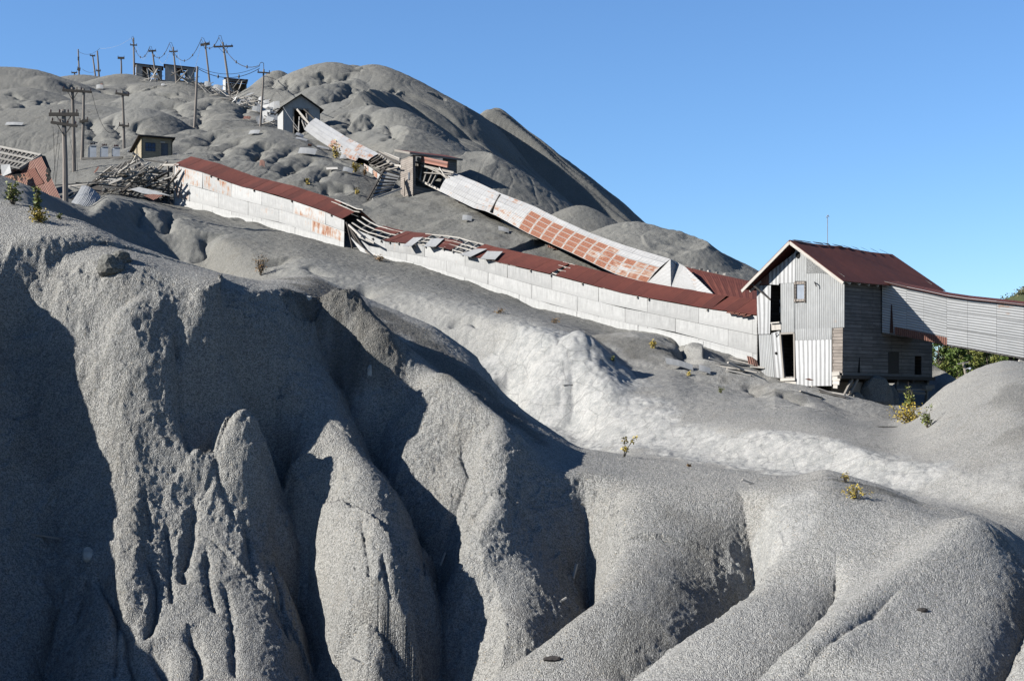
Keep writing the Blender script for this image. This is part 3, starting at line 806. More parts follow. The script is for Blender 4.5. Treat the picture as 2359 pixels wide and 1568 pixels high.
def mat_cladding(name, base=(0.50, 0.515, 0.52), dark=(0.30, 0.31, 0.315), rustc=(0.235, 0.072, 0.034), pitch=0.075, along='u', rough=0.5, edge=True, depth=0.012, flat=False, spec=0.5):
    """zinc sheets: per-sheet tone and rust, streaks, light lapped edges, corrugation as relief and darkened valleys"""
    t = NT(name, rough)
    t.b.inputs['Specular IOR Level'].default_value = spec
    uv = t.uv(); ce = t.uv('cell'); s = t.sep(uv); q = t.sep(ce)
    tone = t.attr('tone'); rust = t.attr('rust')
    n1 = t.noise(uv, 0.9, 4, 0.6); n2 = t.noise(t.scale(uv, (3.0, 0.5, 1) if along == 'u' else (0.5, 3.0, 1)), 2.2, 4, 0.6); n3 = t.noise(uv, 9, 3, 0.6)
    col = t.mix(t.math('ADD', t.math('MULTIPLY', tone, 0.9), t.math('MULTIPLY', t.math('SUBTRACT', n2, 0.5), 1.5), clamp=True), dark, base)
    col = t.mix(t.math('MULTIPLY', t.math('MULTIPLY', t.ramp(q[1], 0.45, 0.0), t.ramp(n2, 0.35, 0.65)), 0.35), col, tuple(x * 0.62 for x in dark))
    ed = t.math('MINIMUM', t.math('MINIMUM', q[0], t.math('SUBTRACT', 1.0, q[0])), t.math('MINIMUM', q[1], t.math('SUBTRACT', 1.0, q[1])))
    edm = t.ramp(ed, 0.015, 0.11)
    thr = t.math('SUBTRACT', 1.0, rust)
    rm = t.math('ADD', t.math('MULTIPLY', n1, 0.55), t.math('MULTIPLY', n2, 0.45))
    rm = t.ramp(rm, t.math('MULTIPLY_ADD', thr, 0.56, 0.14), t.math('MULTIPLY_ADD', thr, 0.56, 0.30))
    rm = t.math('MULTIPLY', rm, t.ramp(rust, 0.01, 0.08))
    if edge: rm = t.math('MULTIPLY', rm, edm)
    rc = t.mix(t.ramp(n3, 0.3, 0.7), rustc, (rustc[0] * 1.7, rustc[1] * 2.1, rustc[2] * 2.2))
    halo = t.math('MULTIPLY', rm, t.math('SUBTRACT', 1.0, rm))
    col = t.mix(rm, col, rc)
    col = t.mix(t.math('MULTIPLY', halo, 1.6), col, (0.46, 0.27, 0.13))
    line = t.ramp(ed, 0.0, 0.012, 0.35, 1.0)
    col = t.mix(1.0, col, t.comb(line, line, line), 'MULTIPLY')
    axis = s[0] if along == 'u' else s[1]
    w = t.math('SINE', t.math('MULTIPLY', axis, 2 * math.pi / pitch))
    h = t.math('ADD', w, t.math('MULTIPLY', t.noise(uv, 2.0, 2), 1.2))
    valley_dark = t.ramp(w, -1.0, 0.4, 0.50 if pitch < 0.2 else 0.45, 1.0)  # dirt and the ribs' shading, both put into the colour of the valleys
    if not flat: col = t.mix(1.0, col, t.comb(valley_dark, valley_dark, valley_dark), 'MULTIPLY')
    nb = t.bump(h, 0.0 if flat else 0.8, depth)
    if flat: nb = t.bump(t.noise(uv, 1.6, 3), 0.5, 0.05)
    rg = t.mix(rm, (rough, rough, rough), (0.9, 0.9, 0.9))
    return t.done(col, nb, rg)


def mat_rust_roof():
    t = NT('rusted_roofing', 0.8)
    uv = t.uv(); s = t.sep(uv)
    n = t.noise(uv, 0.8, 4, 0.6); st = t.noise(t.scale(uv, (5.0, 0.25, 1)), 1.6, 4, 0.65); f = t.noise(uv, 12, 3)
    col = t.mix(t.ramp(n, 0.3, 0.7), (0.135, 0.030, 0.020), (0.21, 0.055, 0.034))
    col = t.mix(t.math('MULTIPLY', t.ramp(st, 0.58, 0.74), 0.75), col, (0.40, 0.17, 0.085))
    col = t.mix(t.math('MULTIPLY', t.ramp(st, 0.44, 0.32), 0.7), col, (0.065, 0.016, 0.012))
    col = t.mix(t.math('MULTIPLY', t.ramp(f, 0.55, 0.75), 0.35), col, (0.09, 0.03, 0.02))
    tone = t.ramp(t.attr('tone'), 0, 1, 0.7, 1.25)
    col = t.mix(1.0, col, t.comb(tone, tone, tone), 'MULTIPLY')
    w = t.math('SINE', t.math('MULTIPLY', s[0], 2 * math.pi / 0.16))
    return t.done(col, t.bump(t.math('ADD', w, t.math('MULTIPLY', n, 1.5)), 0.35, 0.008), k=0.32)


def mat_boards(name, a, b, board=0.17, length=2.6, gap=0.06):
    """weathered boards laid along u"""
    t = NT(name, 0.88)
    uv = t.uv()
    br = t.node('ShaderNodeTexBrick', offset=0.37)
    t.set(br.inputs['Vector'], uv)
    t.set(br.inputs['Color1'], a); t.set(br.inputs['Color2'], b); t.set(br.inputs['Mortar'], (0.012, 0.012, 0.013))
    br.inputs['Scale'].default_value = 1; br.inputs['Mortar Size'].default_value = board * gap; br.inputs['Mortar Smooth'].default_value = 0.2
    br.inputs['Brick Width'].default_value = length; br.inputs['Row Height'].default_value = board; br.inputs['Bias'].default_value = 0
    g = t.noise(t.scale(uv, (0.8, 16, 1)), 2.0, 5, 0.7); n = t.noise(uv, 1.2, 4, 0.6)
    col = t.mix(t.ramp(g, 0.35, 0.7, 0.0, 0.75), br.outputs['Color'], tuple(x * 0.35 for x in a))
    col = t.mix(t.math('MULTIPLY', t.ramp(n, 0.45, 0.7), 0.5), col, tuple(x * 0.5 for x in b))
    h = t.math('ADD', t.math('MULTIPLY', br.outputs['Fac'], -1.0), t.math('MULTIPLY', g, 0.4))
    return t.done(col, t.bump(h, 0.8, 0.02))


def mat_timber(name, a, b):
    """single timbers, grain along v, each with a tone of its own"""
    t = NT(name, 0.88)
    uv = t.uv()
    g = t.noise(t.scale(uv, (22, 0.9, 1)), 1.5, 4, 0.65)
    info = t.node('ShaderNodeObjectInfo')
    k = t.math('ADD', t.math('MULTIPLY', info.outputs['Random'], 0.55), t.math('MULTIPLY', t.attr('tone'), 0.45))
    col = t.mix(k, a, b)
    col = t.mix(t.ramp(g, 0.4, 0.75, 0, 0.6), col, tuple(x * 0.4 for x in a))
    return t.done(col, t.bump(g, 0.4, 0.01))


def mat_plain(name, col, rough=0.8, var=0.25, scale=3.0, metal=0.0):
    t = NT(name, rough)
    c = t.coord('Object')
    n = t.noise(c, scale, 4, 0.6)
    return t.done(t.mix(t.ramp(n, 0.3, 0.7), tuple(x * (1 - var) for x in col), tuple(min(1, x * (1 + var)) for x in col)), t.bump(n, 0.2, 0.02), metal=metal)


def mat_blocks():
    t = NT('concrete_blocks', 0.92)
    uv = t.uv()
    br = t.node('ShaderNodeTexBrick', offset=0.5)
    t.set(br.inputs['Vector'], uv)
    t.set(br.inputs['Color1'], (0.34, 0.29, 0.20)); t.set(br.inputs['Color2'], (0.40, 0.345, 0.245)); t.set(br.inputs['Mortar'], (0.25, 0.22, 0.17))
    br.inputs['Scale'].default_value = 1; br.inputs['Mortar Size'].default_value = 0.012; br.inputs['Brick Width'].default_value = 0.4; br.inputs['Row Height'].default_value = 0.2
    n = t.noise(uv, 1.4, 4)
    col = t.mix(t.math('MULTIPLY', t.ramp(n, 0.5, 0.75), 0.4), br.outputs['Color'], (0.20, 0.18, 0.15))
    return t.done(col, t.bump(br.outputs['Fac'], 0.3, -0.01))


def mat_leaf(name, a, b):
    t = NT(name, 0.6)
    info = t.attr('tone')
    m = t.done(t.mix(info, a, b))
    t.b.inputs['Transmission Weight'].default_value = 0.0
    t.b.inputs['Subsurface Weight'].default_value = 0.0
    return m


M = {}
M['gravel'] = mat_gravel()
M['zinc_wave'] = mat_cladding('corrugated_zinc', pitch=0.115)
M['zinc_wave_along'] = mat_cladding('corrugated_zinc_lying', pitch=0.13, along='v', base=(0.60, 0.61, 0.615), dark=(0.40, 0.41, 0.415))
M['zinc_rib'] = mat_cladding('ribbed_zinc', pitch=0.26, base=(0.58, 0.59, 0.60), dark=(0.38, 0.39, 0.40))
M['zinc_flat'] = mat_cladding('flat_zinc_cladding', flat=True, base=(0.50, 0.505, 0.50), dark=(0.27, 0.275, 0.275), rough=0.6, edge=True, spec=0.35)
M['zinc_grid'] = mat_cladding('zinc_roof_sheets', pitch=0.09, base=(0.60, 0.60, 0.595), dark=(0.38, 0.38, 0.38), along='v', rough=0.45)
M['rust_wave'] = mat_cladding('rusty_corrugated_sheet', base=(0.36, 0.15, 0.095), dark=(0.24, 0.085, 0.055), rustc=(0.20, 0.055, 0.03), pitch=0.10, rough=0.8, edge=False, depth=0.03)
M['roof'] = mat_rust_roof()
M['boards_dark'] = mat_boards('weathered_wall_boards', (0.33, 0.315, 0.305), (0.19, 0.182, 0.176), 0.18, 2.4)
M['boards_light'] = mat_boards('bleached_wall_boards', (0.42, 0.37, 0.33), (0.30, 0.26, 0.23), 0.16, 3.0)
M['timber'] = mat_timber('grey_timber', (0.16, 0.145, 0.13), (0.46, 0.43, 0.39))
M['timber_pale'] = mat_timber('bleached_timber', (0.42, 0.39, 0.35), (0.72, 0.69, 0.64))
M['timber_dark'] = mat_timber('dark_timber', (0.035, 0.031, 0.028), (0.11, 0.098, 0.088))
M['pole'] = mat_timber('pole_wood', (0.20, 0.175, 0.155), (0.34, 0.30, 0.27))
M['blocks'] = mat_blocks()
M['concrete'] = mat_plain('foundation_concrete', (0.34, 0.30, 0.245), 0.9, 0.2, 1.5)
M['stone'] = mat_plain('pale_stone', (0.42, 0.43, 0.42), 0.95, 0.3, 4)
M['steel'] = mat_plain('grey_steel', (0.30, 0.31, 0.33), 0.5, 0.15, 3)
M['cabinet'] = mat_plain('cabinet_paint', (0.42, 0.46, 0.52), 0.5, 0.12, 3)
M['iron'] = mat_plain('rusty_iron', (0.075, 0.032, 0.022), 0.85, 0.4, 5)
M['ceramic'] = mat_plain('brown_ceramic', (0.06, 0.025, 0.018), 0.3, 0.2, 8)
M['wire'] = mat_plain('cable', (0.05, 0.05, 0.055), 0.6, 0.2, 4)
M['wire_pale'] = mat_plain('bare_wire', (0.45, 0.45, 0.45), 0.5, 0.1, 4)
M['black'] = mat_plain('opening_black', (0.006, 0.006, 0.006), 0.95, 0.1, 3)  # for holes and gaps, the black stands in for their unlit depth
M['tar'] = mat_plain('roofing_felt', (0.045, 0.04, 0.038), 0.9, 0.3, 3)
M['door'] = mat_plain('door_paint', (0.10, 0.115, 0.14), 0.6, 0.2, 3)
M['glass'] = mat_plain('window_glass', (0.06, 0.10, 0.20), 0.15, 0.2, 2)
M['pane_grey'] = mat_plain('dusty_pane', (0.30, 0.34, 0.40), 0.3, 0.12, 2)
M['leaf_green'] = mat_leaf('green_leaves', (0.05, 0.10, 0.016), (0.16, 0.23, 0.04))
M['leaf_olive'] = mat_leaf('olive_leaves', (0.09, 0.13, 0.025), (0.27, 0.28, 0.06))
M['leaf_yellow'] = mat_leaf('yellow_leaves', (0.25, 0.17, 0.012), (0.60, 0.46, 0.06))
M['leaf_rust'] = mat_leaf('brown_leaves', (0.16, 0.075, 0.02), (0.33, 0.19, 0.05))
M['bark'] = mat_plain('bark', (0.14, 0.115, 0.09), 0.9, 0.3, 8)
M['bark_pale'] = mat_plain('pale_bark', (0.38, 0.34, 0.28), 0.9, 0.2, 8)
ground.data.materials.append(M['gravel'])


def on_plane(u, v, p0, n):
    d = Vector(((u - CU) / FP, 1.0, (CV - v) / FP))
    return d * (Vector(p0).dot(n) / d.dot(n))

# ------------------------------------------------------------ the two-storey mill house
TH = R(50)
SD = Vector((math.sin(TH), math.cos(TH), 0))            # along the side wall, away from us
FD = Vector((-math.cos(TH), math.sin(TH), 0))           # along the front wall, to the left
FN = -SD                                                # front wall faces this way
SN = Vector((math.cos(TH), -math.sin(TH), 0))           # side wall faces this way
HC = Vector((16.12, 73.0, 0))                           # foot of the near corner
HW, HL, HZ0, HZ1, HRISE = 5.45, 7.45, 1.62, 6.46, 1.90


def h5(x, y):                                           # a spot on the front wall
    return on_plane(1708.9 + x * 0.26008, 533.0 + y * 0.26008, HC, FN)


def h6(x, y):                                           # a spot on the side wall
    return on_plane(1897 + x * 0.23993, 611.4 + y * 0.23993, HC, SN)


house = thing('mill_house', 'two storey corrugated mill house with rusty red gable roof and open door', 'house', HC + Vector((0, 0, HZ0)))
FW = FN * 0.0
inner = MB()
# studs and the board wall behind the sheets, left open at the door and the loft opening
apex = HC + FD * (HW * 0.515) + Vector((0, 0, HZ1 + HRISE))
back = SD * 0.05


def fpoly(mb, pts, lift=0.0, t=0.015, tone=0.5, rust=0.0):
    q = [h5(*p) + FN * lift for p in pts]
    for p in q:                                         # stay under the roof slopes
        k = (p - HC).dot(FD)
        p.z = min(p.z, HZ1 - 0.03 + min(max(k, 0) / 0.515, max(HW - k, 0) / 0.485) * HRISE / HW)
    # outward winding
    n = (q[1] - q[0]).cross(q[2] - q[1])
    if n.dot(FN) < 0: q.reverse()
    if len(q) == 4:
        # u runs across, v up
        q2 = sorted(q, key=lambda p: p.z)
        lo = sorted(q2[:2], key=lambda p: -p.dot(FD)); hi = sorted(q2[2:], key=lambda p: -p.dot(FD))
        mb.sheet(lo[0], lo[1], hi[1], hi[0], t, tone, rust, off=(lo[0].dot(-FD), lo[0].z))
    else:
        mb.face(q, [(p.dot(-FD), p.z) for p in q], None, tone, rust)
        mb.face([p - FN * t for p in reversed(q)], None, None, tone, rust)
        for a, b in zip(q, q[1:] + q[:1]): mb.face([a, a - FN * t, b - FN * t, b], None, [(.5, .5)] * 4, tone, rust)


wave = MB()
fpoly(wave, [(472, 440), (472, 176), (490, 100), (575, 140), (575, 440)], 0.02, tone=0.55, rust=0.06)
fpoly(wave, [(573, 372), (573, 150), (910, 352), (910, 372)], 0.022, tone=0.6, rust=0.05)
fpoly(wave, [(685, 862), (685, 366), (910, 366), (908, 850)], 0.026, tone=0.42, rust=0.16)
fpoly(wave, [(573, 864), (573, 372), (688, 368), (688, 862)], 0.032, tone=0.62, rust=0.05)
fpoly(wave, [(470, 866), (466, 632), (575, 627), (575, 862)], 0.024, tone=0.35, rust=0.10)
fpoly(wave, [(346, 897), (343, 460), (463, 457), (466, 893)], 0.03, tone=0.55, rust=0.05)
fpoly(wave, [(470, 968), (470, 864), (800, 852), (797, 957)], 0.045, tone=0.55, rust=0.08)
fpoly(wave, [(165, 1278), (150, 914), (262, 912), (290, 1292)], 0.034, tone=0.7, rust=0.05)
rib = MB()
fpoly(rib, [(240, 470), (240, 366), (329, 296), (326, 474)], 0.024, tone=0.65)
fpoly(rib, [(330, 463), (329, 298), (472, 186), (470, 456)], 0.03, tone=0.6)
fpoly(rib, [(148, 912), (130, 478), (258, 477), (250, 909)], 0.036, tone=0.5, rust=0.16)
fpoly(rib, [(487, 1370), (475, 964), (640, 960), (642, 1369)], 0.05, tone=0.95, rust=0.03)
fpoly(rib, [(640, 1369), (638, 960), (798, 955), (798, 1367)], 0.056, tone=0.85, rust=0.03)
fpoly(rib, [(294, 1293), (264, 900), (336, 880), (374, 1302)], 0.044, tone=0.5, rust=.1)
wave.build('corrugated_cladding', M['zinc_wave'], house)
rib.build('ribbed_cladding', M['zinc_rib'], house)
rb = MB(); fpoly(rb, [(152, 476), (152, 438), (241, 368), (239, 470)], 0.02, tone=0.5)
rb.build('rusty_cladding_sheet', M['rust_wave'], house)['label'] = 'red rusted sheet under the left eave'
st = MB(); fpoly(st, [(563, 1306), (598, 1299), (640, 1316), (600, 1318)], 0.066, tone=0.2)
st.build('rust_stain', M['iron'], house)
wb = MB(); fpoly(wb, [(800, 1252), (800, 855), (893, 852), (888, 1254)], 0.012)
w2 = MB(); fpoly(w2, [(266, 876), (263, 815), (346, 807), (350, 870)], 0.05)
w2.build('loft_sill', M['timber_pale'], house)
wb.build('front_boards', M['boards_light'], house)
sill = MB().bar(h5(268, 812) + FN * 0.08, h5(346, 805) + FN * 0.08, 0.16, 0.06)
sill.build('loft_ledge', M['timber_pale'], house)
for (a, b) in (((800, 1262), (868, 1258)), ((803, 1300), (872, 1300)), ((806, 1335), (866, 1340)), ((812, 1368), (850, 1372))):
    MB().bar(h5(*a) + FN * 0.03, h5(*b) + FN * 0.03, 0.05, 0.20).build('corner_board', M['timber_pale'], house)
sill = MB()
sill.bar(h5(355, 1312) + FN * 0.03, h5(484, 1308) + FN * 0.03, 0.25, 0.14)
sill.bar(h5(385, 1338) + FN * 0.02, h5(484, 1340) + FN * 0.02, 0.10, 0.16)
sill.build('door_step', M['timber_pale'], house)
fr = MB()
for (a, b) in (((345, 905), (466, 899)), ((344, 905), (376, 1300)), ((467, 902), (473, 1298))):
    fr.bar(h5(*a) + FN * 0.03, h5(*b) + FN * 0.03, 0.10, 0.09)
fr.build('door_frame', M['timber'], house)
# window
wf = MB()
for (a, b) in (((468, 459), (570, 456)), ((466, 612), (570, 610)), ((479, 445), (479, 628)), ((562, 445), (562, 628))):
    wf.bar(h5(*a) + FN * 0.05, h5(*b) + FN * 0.05, 0.06, 0.13)
wfo = wf.build('window', M['boards_light'], house)
pn = MB(); fpoly(pn, [(484, 606), (484, 470), (560, 468), (560, 606)], 0.03)
pn.build('pane', M['pane_grey'], wfo)
# round vent: a flat disc, black in place of the dark inside of a pipe
vt = MB(); c = h5(499, 212)
ring = [c + FN * 0.045 + (-FD) * (0.135 * math.cos(t)) + Vector((0, 0, 0.165 * math.sin(t))) for t in [2 * math.pi * k / 20 for k in range(20)]]
vt.face(ring); vt.face([p - FN * 0.02 for p in reversed(ring)])
for a, b in zip(ring, ring[1:] + ring[:1]): vt.face([a, a - FN * 0.02, b - FN * 0.02, b])
vt.build('round_vent', M['black'], house)
hk = MB(); hk.tube([h5(652, 456) + FN * 0.05, h5(664, 452) + FN * 0.2, h5(676, 462) + FN * 0.25, h5(680, 490) + FN * 0.2], 0.03)
hk.build('hook', M['wire'], house)
hk = MB()
hk.tube([h5(312, 935) + FN * 0.05, h5(316, 905) + FN * 0.16, h5(332, 900) + FN * 0.16], 0.025)
hk.build('hook', M['wire'], house)
hk = MB()
hk.tube([h5(308, 1078) + FN * 0.02, h5(308, 1078) + FN * 0.09], 0.07)
hk.build('latch_hole', M['black'], house)
bc = MB(); bc.bar(h5(128, 458) + FN * 0.5, h5(258, 606) + FN * 0.06, 0.07, 0.07)
bc.build('eave_brace', M['timber_dark'], house)
# loft: a lit board and a torn scrap inside the opening
lf = MB(); q = SD * 0.55
lf.bar(h5(272, 612) + q, h5(345, 607) + q, 0.03, 0.20); lf.bar(h5(272, 690) + q, h5(345, 688) + q, 0.03, 0.30)
lf.build('loft_board', M['timber_pale'], house)
# side wall boards with a narrow opening, the other walls and the floor
sw = MB()


def sface(mb, s0, s1, z0, z1, lift=0.0):
    a, b = HC + SD * s0 + SN * lift, HC + SD * s1 + SN * lift
    up = lambda p, z: Vector((p.x, p.y, z))
    mb.sheet(up(a, z0), up(b, z0), up(b, z1), up(a, z1), 0.04, off=(s0, z0))


s_of = lambda p: (p - HC).dot(SD)
o0, o1, oz0, oz1 = s_of(h6(872, 960)), s_of(h6(938, 960)), h6(900, 1048).z, h6(900, 868).z
sface(sw, 0, o0, HZ0, HZ1 - 0.02); sface(sw, o1, HL, HZ0, HZ1 - 0.02, 0.003)
sface(sw, o0, o1, oz1, HZ1 - 0.02, 0.001); sface(sw, o0, o1, HZ0, oz0, 0.001)
sw.build('side_wall', M['boards_dark'], house)
ow = MB()
B0, L0, L1 = HC + SD * HL, HC + FD * HW, HC + FD * HW + SD * HL
up = lambda p, z: Vector((p.x, p.y, z))
ow.sheet(up(L1, HZ0), up(L0, HZ0), up(L0, HZ1), up(L1, HZ1), 0.04)
ow.sheet(up(B0, HZ0), up(L1, HZ0), up(L1, HZ1), up(B0, HZ1), 0.04)
ow.poly([up(B0, HZ1), up(L1, HZ1), apex + SD * (HL - 0.02) - Vector((0, 0, 0.2))], 0.04)
ow.sheet(up(HC, HZ0 + 2.55) + SD * .1, up(B0, HZ0 + 2.55), up(L1, HZ0 + 2.55), up(L0, HZ0 + 2.55) + SD * .1, 0.05)
ow.sheet(up(HC, HZ0), up(B0, HZ0), up(L1, HZ0), up(L0, HZ0), 0.10)
ow.build('back_wall', M['boards_dark'], house)
# roof: two slopes with overhang, sagging a little to the back
ov, oe = 0.62, 0.50
pit = HRISE / (HW / 2)
for side in (0, 1):
    rf = MB()
    e0 = HC if side == 0 else L0
    out = -FD if side == 0 else FD
    n = 9
    for i in range(n):
        s0, s1 = -ov + (HL + ov + 0.45) * i / n, -ov + (HL + ov + 0.45) * (i + 1) / n
        sag = lambda s: -0.16 * max(s, 0) / HL - 0.03 * math.sin(max(s, 0) * 1.3)
        E = lambda s: up(e0 + SD * s + out * oe, HZ1 - oe * pit + 0.05 + 0.3 * sag(s))
        A = lambda s: apex + SD * s + Vector((0, 0, 0.06 + sag(s)))
        if side == 0: rf.sheet(E(s0), E(s1), A(s1), A(s0), 0.03, tone=random.uniform(.35, .65))
        else: rf.sheet(E(s1), E(s0), A(s0), A(s1), 0.03, tone=random.uniform(.35, .65))
    r = rf.build('roof', M['roof'], house)
    if side == 0:
        rp = MB()
        for i in range(10):
            s0 = -0.4 + i * (HL + 0.5) / 10; s1 = s0 + 0.5 + 0.3 * random.random()
            a = apex + SD * s0 + Vector((0, 0, 0.10)); b = apex + SD * s1 + Vector((0, 0, 0.10 - 0.16 * s1 / HL))
            rp.sheet(a - FD * 0.14 - Vector((0, 0, 0.06)), b - FD * 0.14 - Vector((0, 0, 0.06)), b + Vector((0, 0, random.uniform(0.0, 0.05))), a, 0.01)
        rp.build('ridge_cap', M['tar'], r)
ra = MB()
for out, e0 in ((-FD, HC), (FD, L0)):
    a = up(e0 + out * oe, HZ1 - oe * pit) - SD * (ov - 0.015); b = apex - SD * (ov - 0.015)
    dn = Vector((0, 0, 0.07))
    ra.bar(a - dn, b - dn, 0.05, 0.15, up=(0, 0, 1))
ra.build('rake_board', M['timber_pale'], house)
so = MB()
for i in range(11):
    s = i * HL / 10
    for out, e0 in ((-FD, HC), (FD, L0)):
        so = MB()
        so.bar(up(e0 + SD * s - out * 0.3, HZ1 - 0.10 + 0.3 * pit - 0.03), up(e0 + SD * s + out * (oe - 0.04), HZ1 - 0.08 - oe * pit + 0.03), 0.05, 0.12)
        so.build('rafter', M['timber_pale'], house)
pm = MB()
b0 = apex + SD * 2.4
pm.tube([b0 - Vector((0, 0, .2)), b0 + Vector((0, 0, 1.42))], 0.018, 6); pm.tube([b0 + Vector((-.05, 0, 1.42)), b0 + Vector((0.02, 0, 1.55)), b0 + Vector((.07, 0, 1.45))], 0.03, 6)
pm.build('roof_mast', M['steel'], house)
# floor beam, braces, foundation
fb = MB()
fb.bar(up(HC, HZ0 - 0.07) - SD * 0.35 + SN * 0.06, up(B0, HZ0 - 0.07) + SN * 0.06, 0.22, 0.17)
for k in range(6): fb.bar(up(HC + SD * (0.6 + k * 1.3), HZ0 - 0.18), up(L0 + SD * (0.6 + k * 1.3), HZ0 - 0.18), 0.16, 0.18)
fb.build('floor_beam', M['timber_dark'], house)
br_ = MB()
for (a, b) in (((268, 1090), (184, 1238)), ((318, 1092), (238, 1228)), ((232, 1236), (290, 1380)), ((280, 1320), (338, 1395))):
    br_ = MB()
    br_.bar(h6(*a) + SN * 0.03, h6(*b) + SN * 0.10, 0.10, 0.13)
    br_.build('brace', M['timber'], house)
fo = MB()
s0, s1 = s_of(h6(300, 1200)), s_of(h6(655, 1200))
fo.box(up(HC + SD * s0 - SN * 0.25, -1.4), SD * (s1 - s0), -SN * 1.2, Vector((0, 0, HZ0 - 0.30 + 1.4)))
fo.box(up(L0 + SD * 0.6 - FD * 1.6, -0.2), SD * 5, FD * 1.4, Vector((0, 0, HZ0 - 0.28 + 0.2)))
fo.build('foundation', M['concrete'], house)
hb = MB()
for i in range(9):
    x = 690 + i * 34
    hb.bar(h6(x + 60, 1105) - SN * 0.3, h6(x - 5 if i < 3 else x, 1185) + SN * 0.2, 0.18, 0.03)
hb.bar(h6(665, 1190) + SN * .2, h6(1000, 1195) + SN * .2, 0.1, 0.1); hb.bar(h6(690, 1210) + SN * .1, h6(960, 1230) + SN * .1, 0.08, 0.12); hb.bar(h6(915, 1170) + SN * .3, h6(1000, 1165) + SN * .3, 0.2, 0.2)
for x in (718, 1010): hb.bar(h6(x, 1090) - SN * .1, h6(x - 15, 1380) - SN * .1, 0.13, 0.13)
hb.build('hanging_boards', M['timber'], house)
s_ = MB()
s_.sheet(h6(322, 1030) + SN * .015, h6(346, 1030) + SN * .015, h6(344, 880) + SN * .015, h6(340, 880) + SN * .015, 0.01)
s_.build('wall_gap', M['black'], house)
s_ = MB()
s_.sheet(h6(618, 1040) + SN * .01, h6(720, 1040) + SN * .01, h6(720, 830) + SN * .01, h6(618, 830) + SN * .01, 0.01)
s_.build('wall_patch', M['timber_dark'], house)


# ------------------------------------------------------------ covered conveyor running right from the house
g0 = Vector((HC + SD * 3.0)); g1 = Vector((24.95, 72.0, 0))
gd = (g1 - g0); gd.z = 0; gL = gd.length; gd.normalize(); gn = Vector((gd.y, -gd.x, 0))
if gn.y > 0: gn = -gn
rg = thing('conveyor_gallery', 'silvery corrugated conveyor gallery leaving the right side of the mill house', 'conveyor gallery', (g0.x, g0.y, 3.8))
gw = MB(); gwr = MB(); gr = MB()
tops = [(2031, 646.2), (2067, 655.8), (2127, 667.8), (2199, 683.4), (2302, 694.2), (2358, 700.5), (2440, 712), (2560, 730)]
bots = [(2031, 765), (2060, 768), (2137, 783), (2178, 792.5), (2247, 803.3), (2290, 811.7), (2358, 823.7), (2560, 860)]


def gz(ln, u):
    v = float(np.interp(u, [a for a, _ in ln], [b for _, b in ln]))
    # the gallery's plane at this column
    return on_plane(u, v, g0, gn)


us = [2031, 2088, 2127, 2180, 2228, 2295, 2358, 2440, 2560]
for i, (a, b) in enumerate(zip(us, us[1:])):
    for j in range(2 if i < 3 else 3):
        nr = 2 if i < 3 else 3
        f0, f1 = j / nr, (j + 1) / nr
        p = [gz(bots, a).lerp(gz(tops, a), f0), gz(bots, b).lerp(gz(tops, b), f0), gz(bots, b).lerp(gz(tops, b), f1), gz(bots, a).lerp(gz(tops, a), f1)]
        lift = gn * (0.004 * ((i + j) % 2) + 0.002 * i)
        gw.sheet(*[q + lift for q in p], 0.012, tone=random.uniform(.55, .9), rust=(0.30 if (i >= 5 and j != 1) else 0.04), off=(a * .02, f0 * 2.6))
gw.build('wall_cladding', M['zinc_wave_along'], rg)
for (a, b, d0, d1) in ((2060, 2137, -0.36, -0.02), (2137, 2180, -0.42, 0.02)):
    q0, q1 = gz(bots, a) + gn * .03, gz(bots, b) + gn * .03
    gwr.sheet(q0 + Vector((0, 0, -.05)), q1 + Vector((0, 0, -.05)), q1 + Vector((0, 0, .33)), q0 + Vector((0, 0, .33)), 0.01)
gwr.build('rusty_skirt', M['rust_wave'], rg)
sc = MB(); q0 = gz(bots, 2049) + gn * .03; q1 = gz(bots, 2058) + gn * .03
sc.sheet(q0, q1, q1 + Vector((0, 0, 1.45)) + gd * -.08, q0 + Vector((0, 0, 1.4)) + gd * .06, 0.006)
sc.build('scorch_mark', M['iron'], rg)
for i, (a, b) in enumerate(zip(us, us[1:])):
    ta, tb = gz(tops, a), gz(tops, b)
    for k in range(2):
        oa, ob = gn * .16 - Vector((0, 0, .05)), -gn * 1.25 + Vector((0, 0, .20))
        if k == 0: gr.sheet(ta + oa, tb + oa, tb + ob, ta + ob, 0.025, tone=.3 + .1 * (i % 3))
        else: gr.sheet(tb - gn * 2.6, ta - gn * 2.6, ta + ob, tb + ob, 0.025, tone=.4)
gr.build('roof', M['roof'], rg)
gb = MB()
for i, (a, b) in enumerate(zip(us, us[1:])):
    ta, tb, ba, bb = gz(tops, a), gz(tops, b), gz(bots, a), gz(bots, b)
    gb.sheet(bb - gn * 2.5, ba - gn * 2.5, ta - gn * 2.5, tb - gn * 2.5, 0.03)
    gb.sheet(ba - gn * .03, bb - gn * .03, bb - gn * 2.5, ba - gn * 2.5, 0.06)
gb.build('inner_wall', M['boards_dark'], rg)
gp = MB()
for u, w in ((2325, .16), (2338, .12), (2420, .2), (2500, .2)):
    t = gz(bots, u) - gn * .5
    gp.bar(t, Vector((t.x, t.y, zat(t.x, t.y) - .4)), w, w)
gp.build('support_post', M['timber_dark'], rg)
wp = MB(); t = gz(bots, 2352) - gn * .25
wp.bar(t + Vector((0, 0, -.05)), t + Vector((0, 0, -1.3)), .32, .2)
wp.build('white_post', M['timber_pale'], rg)

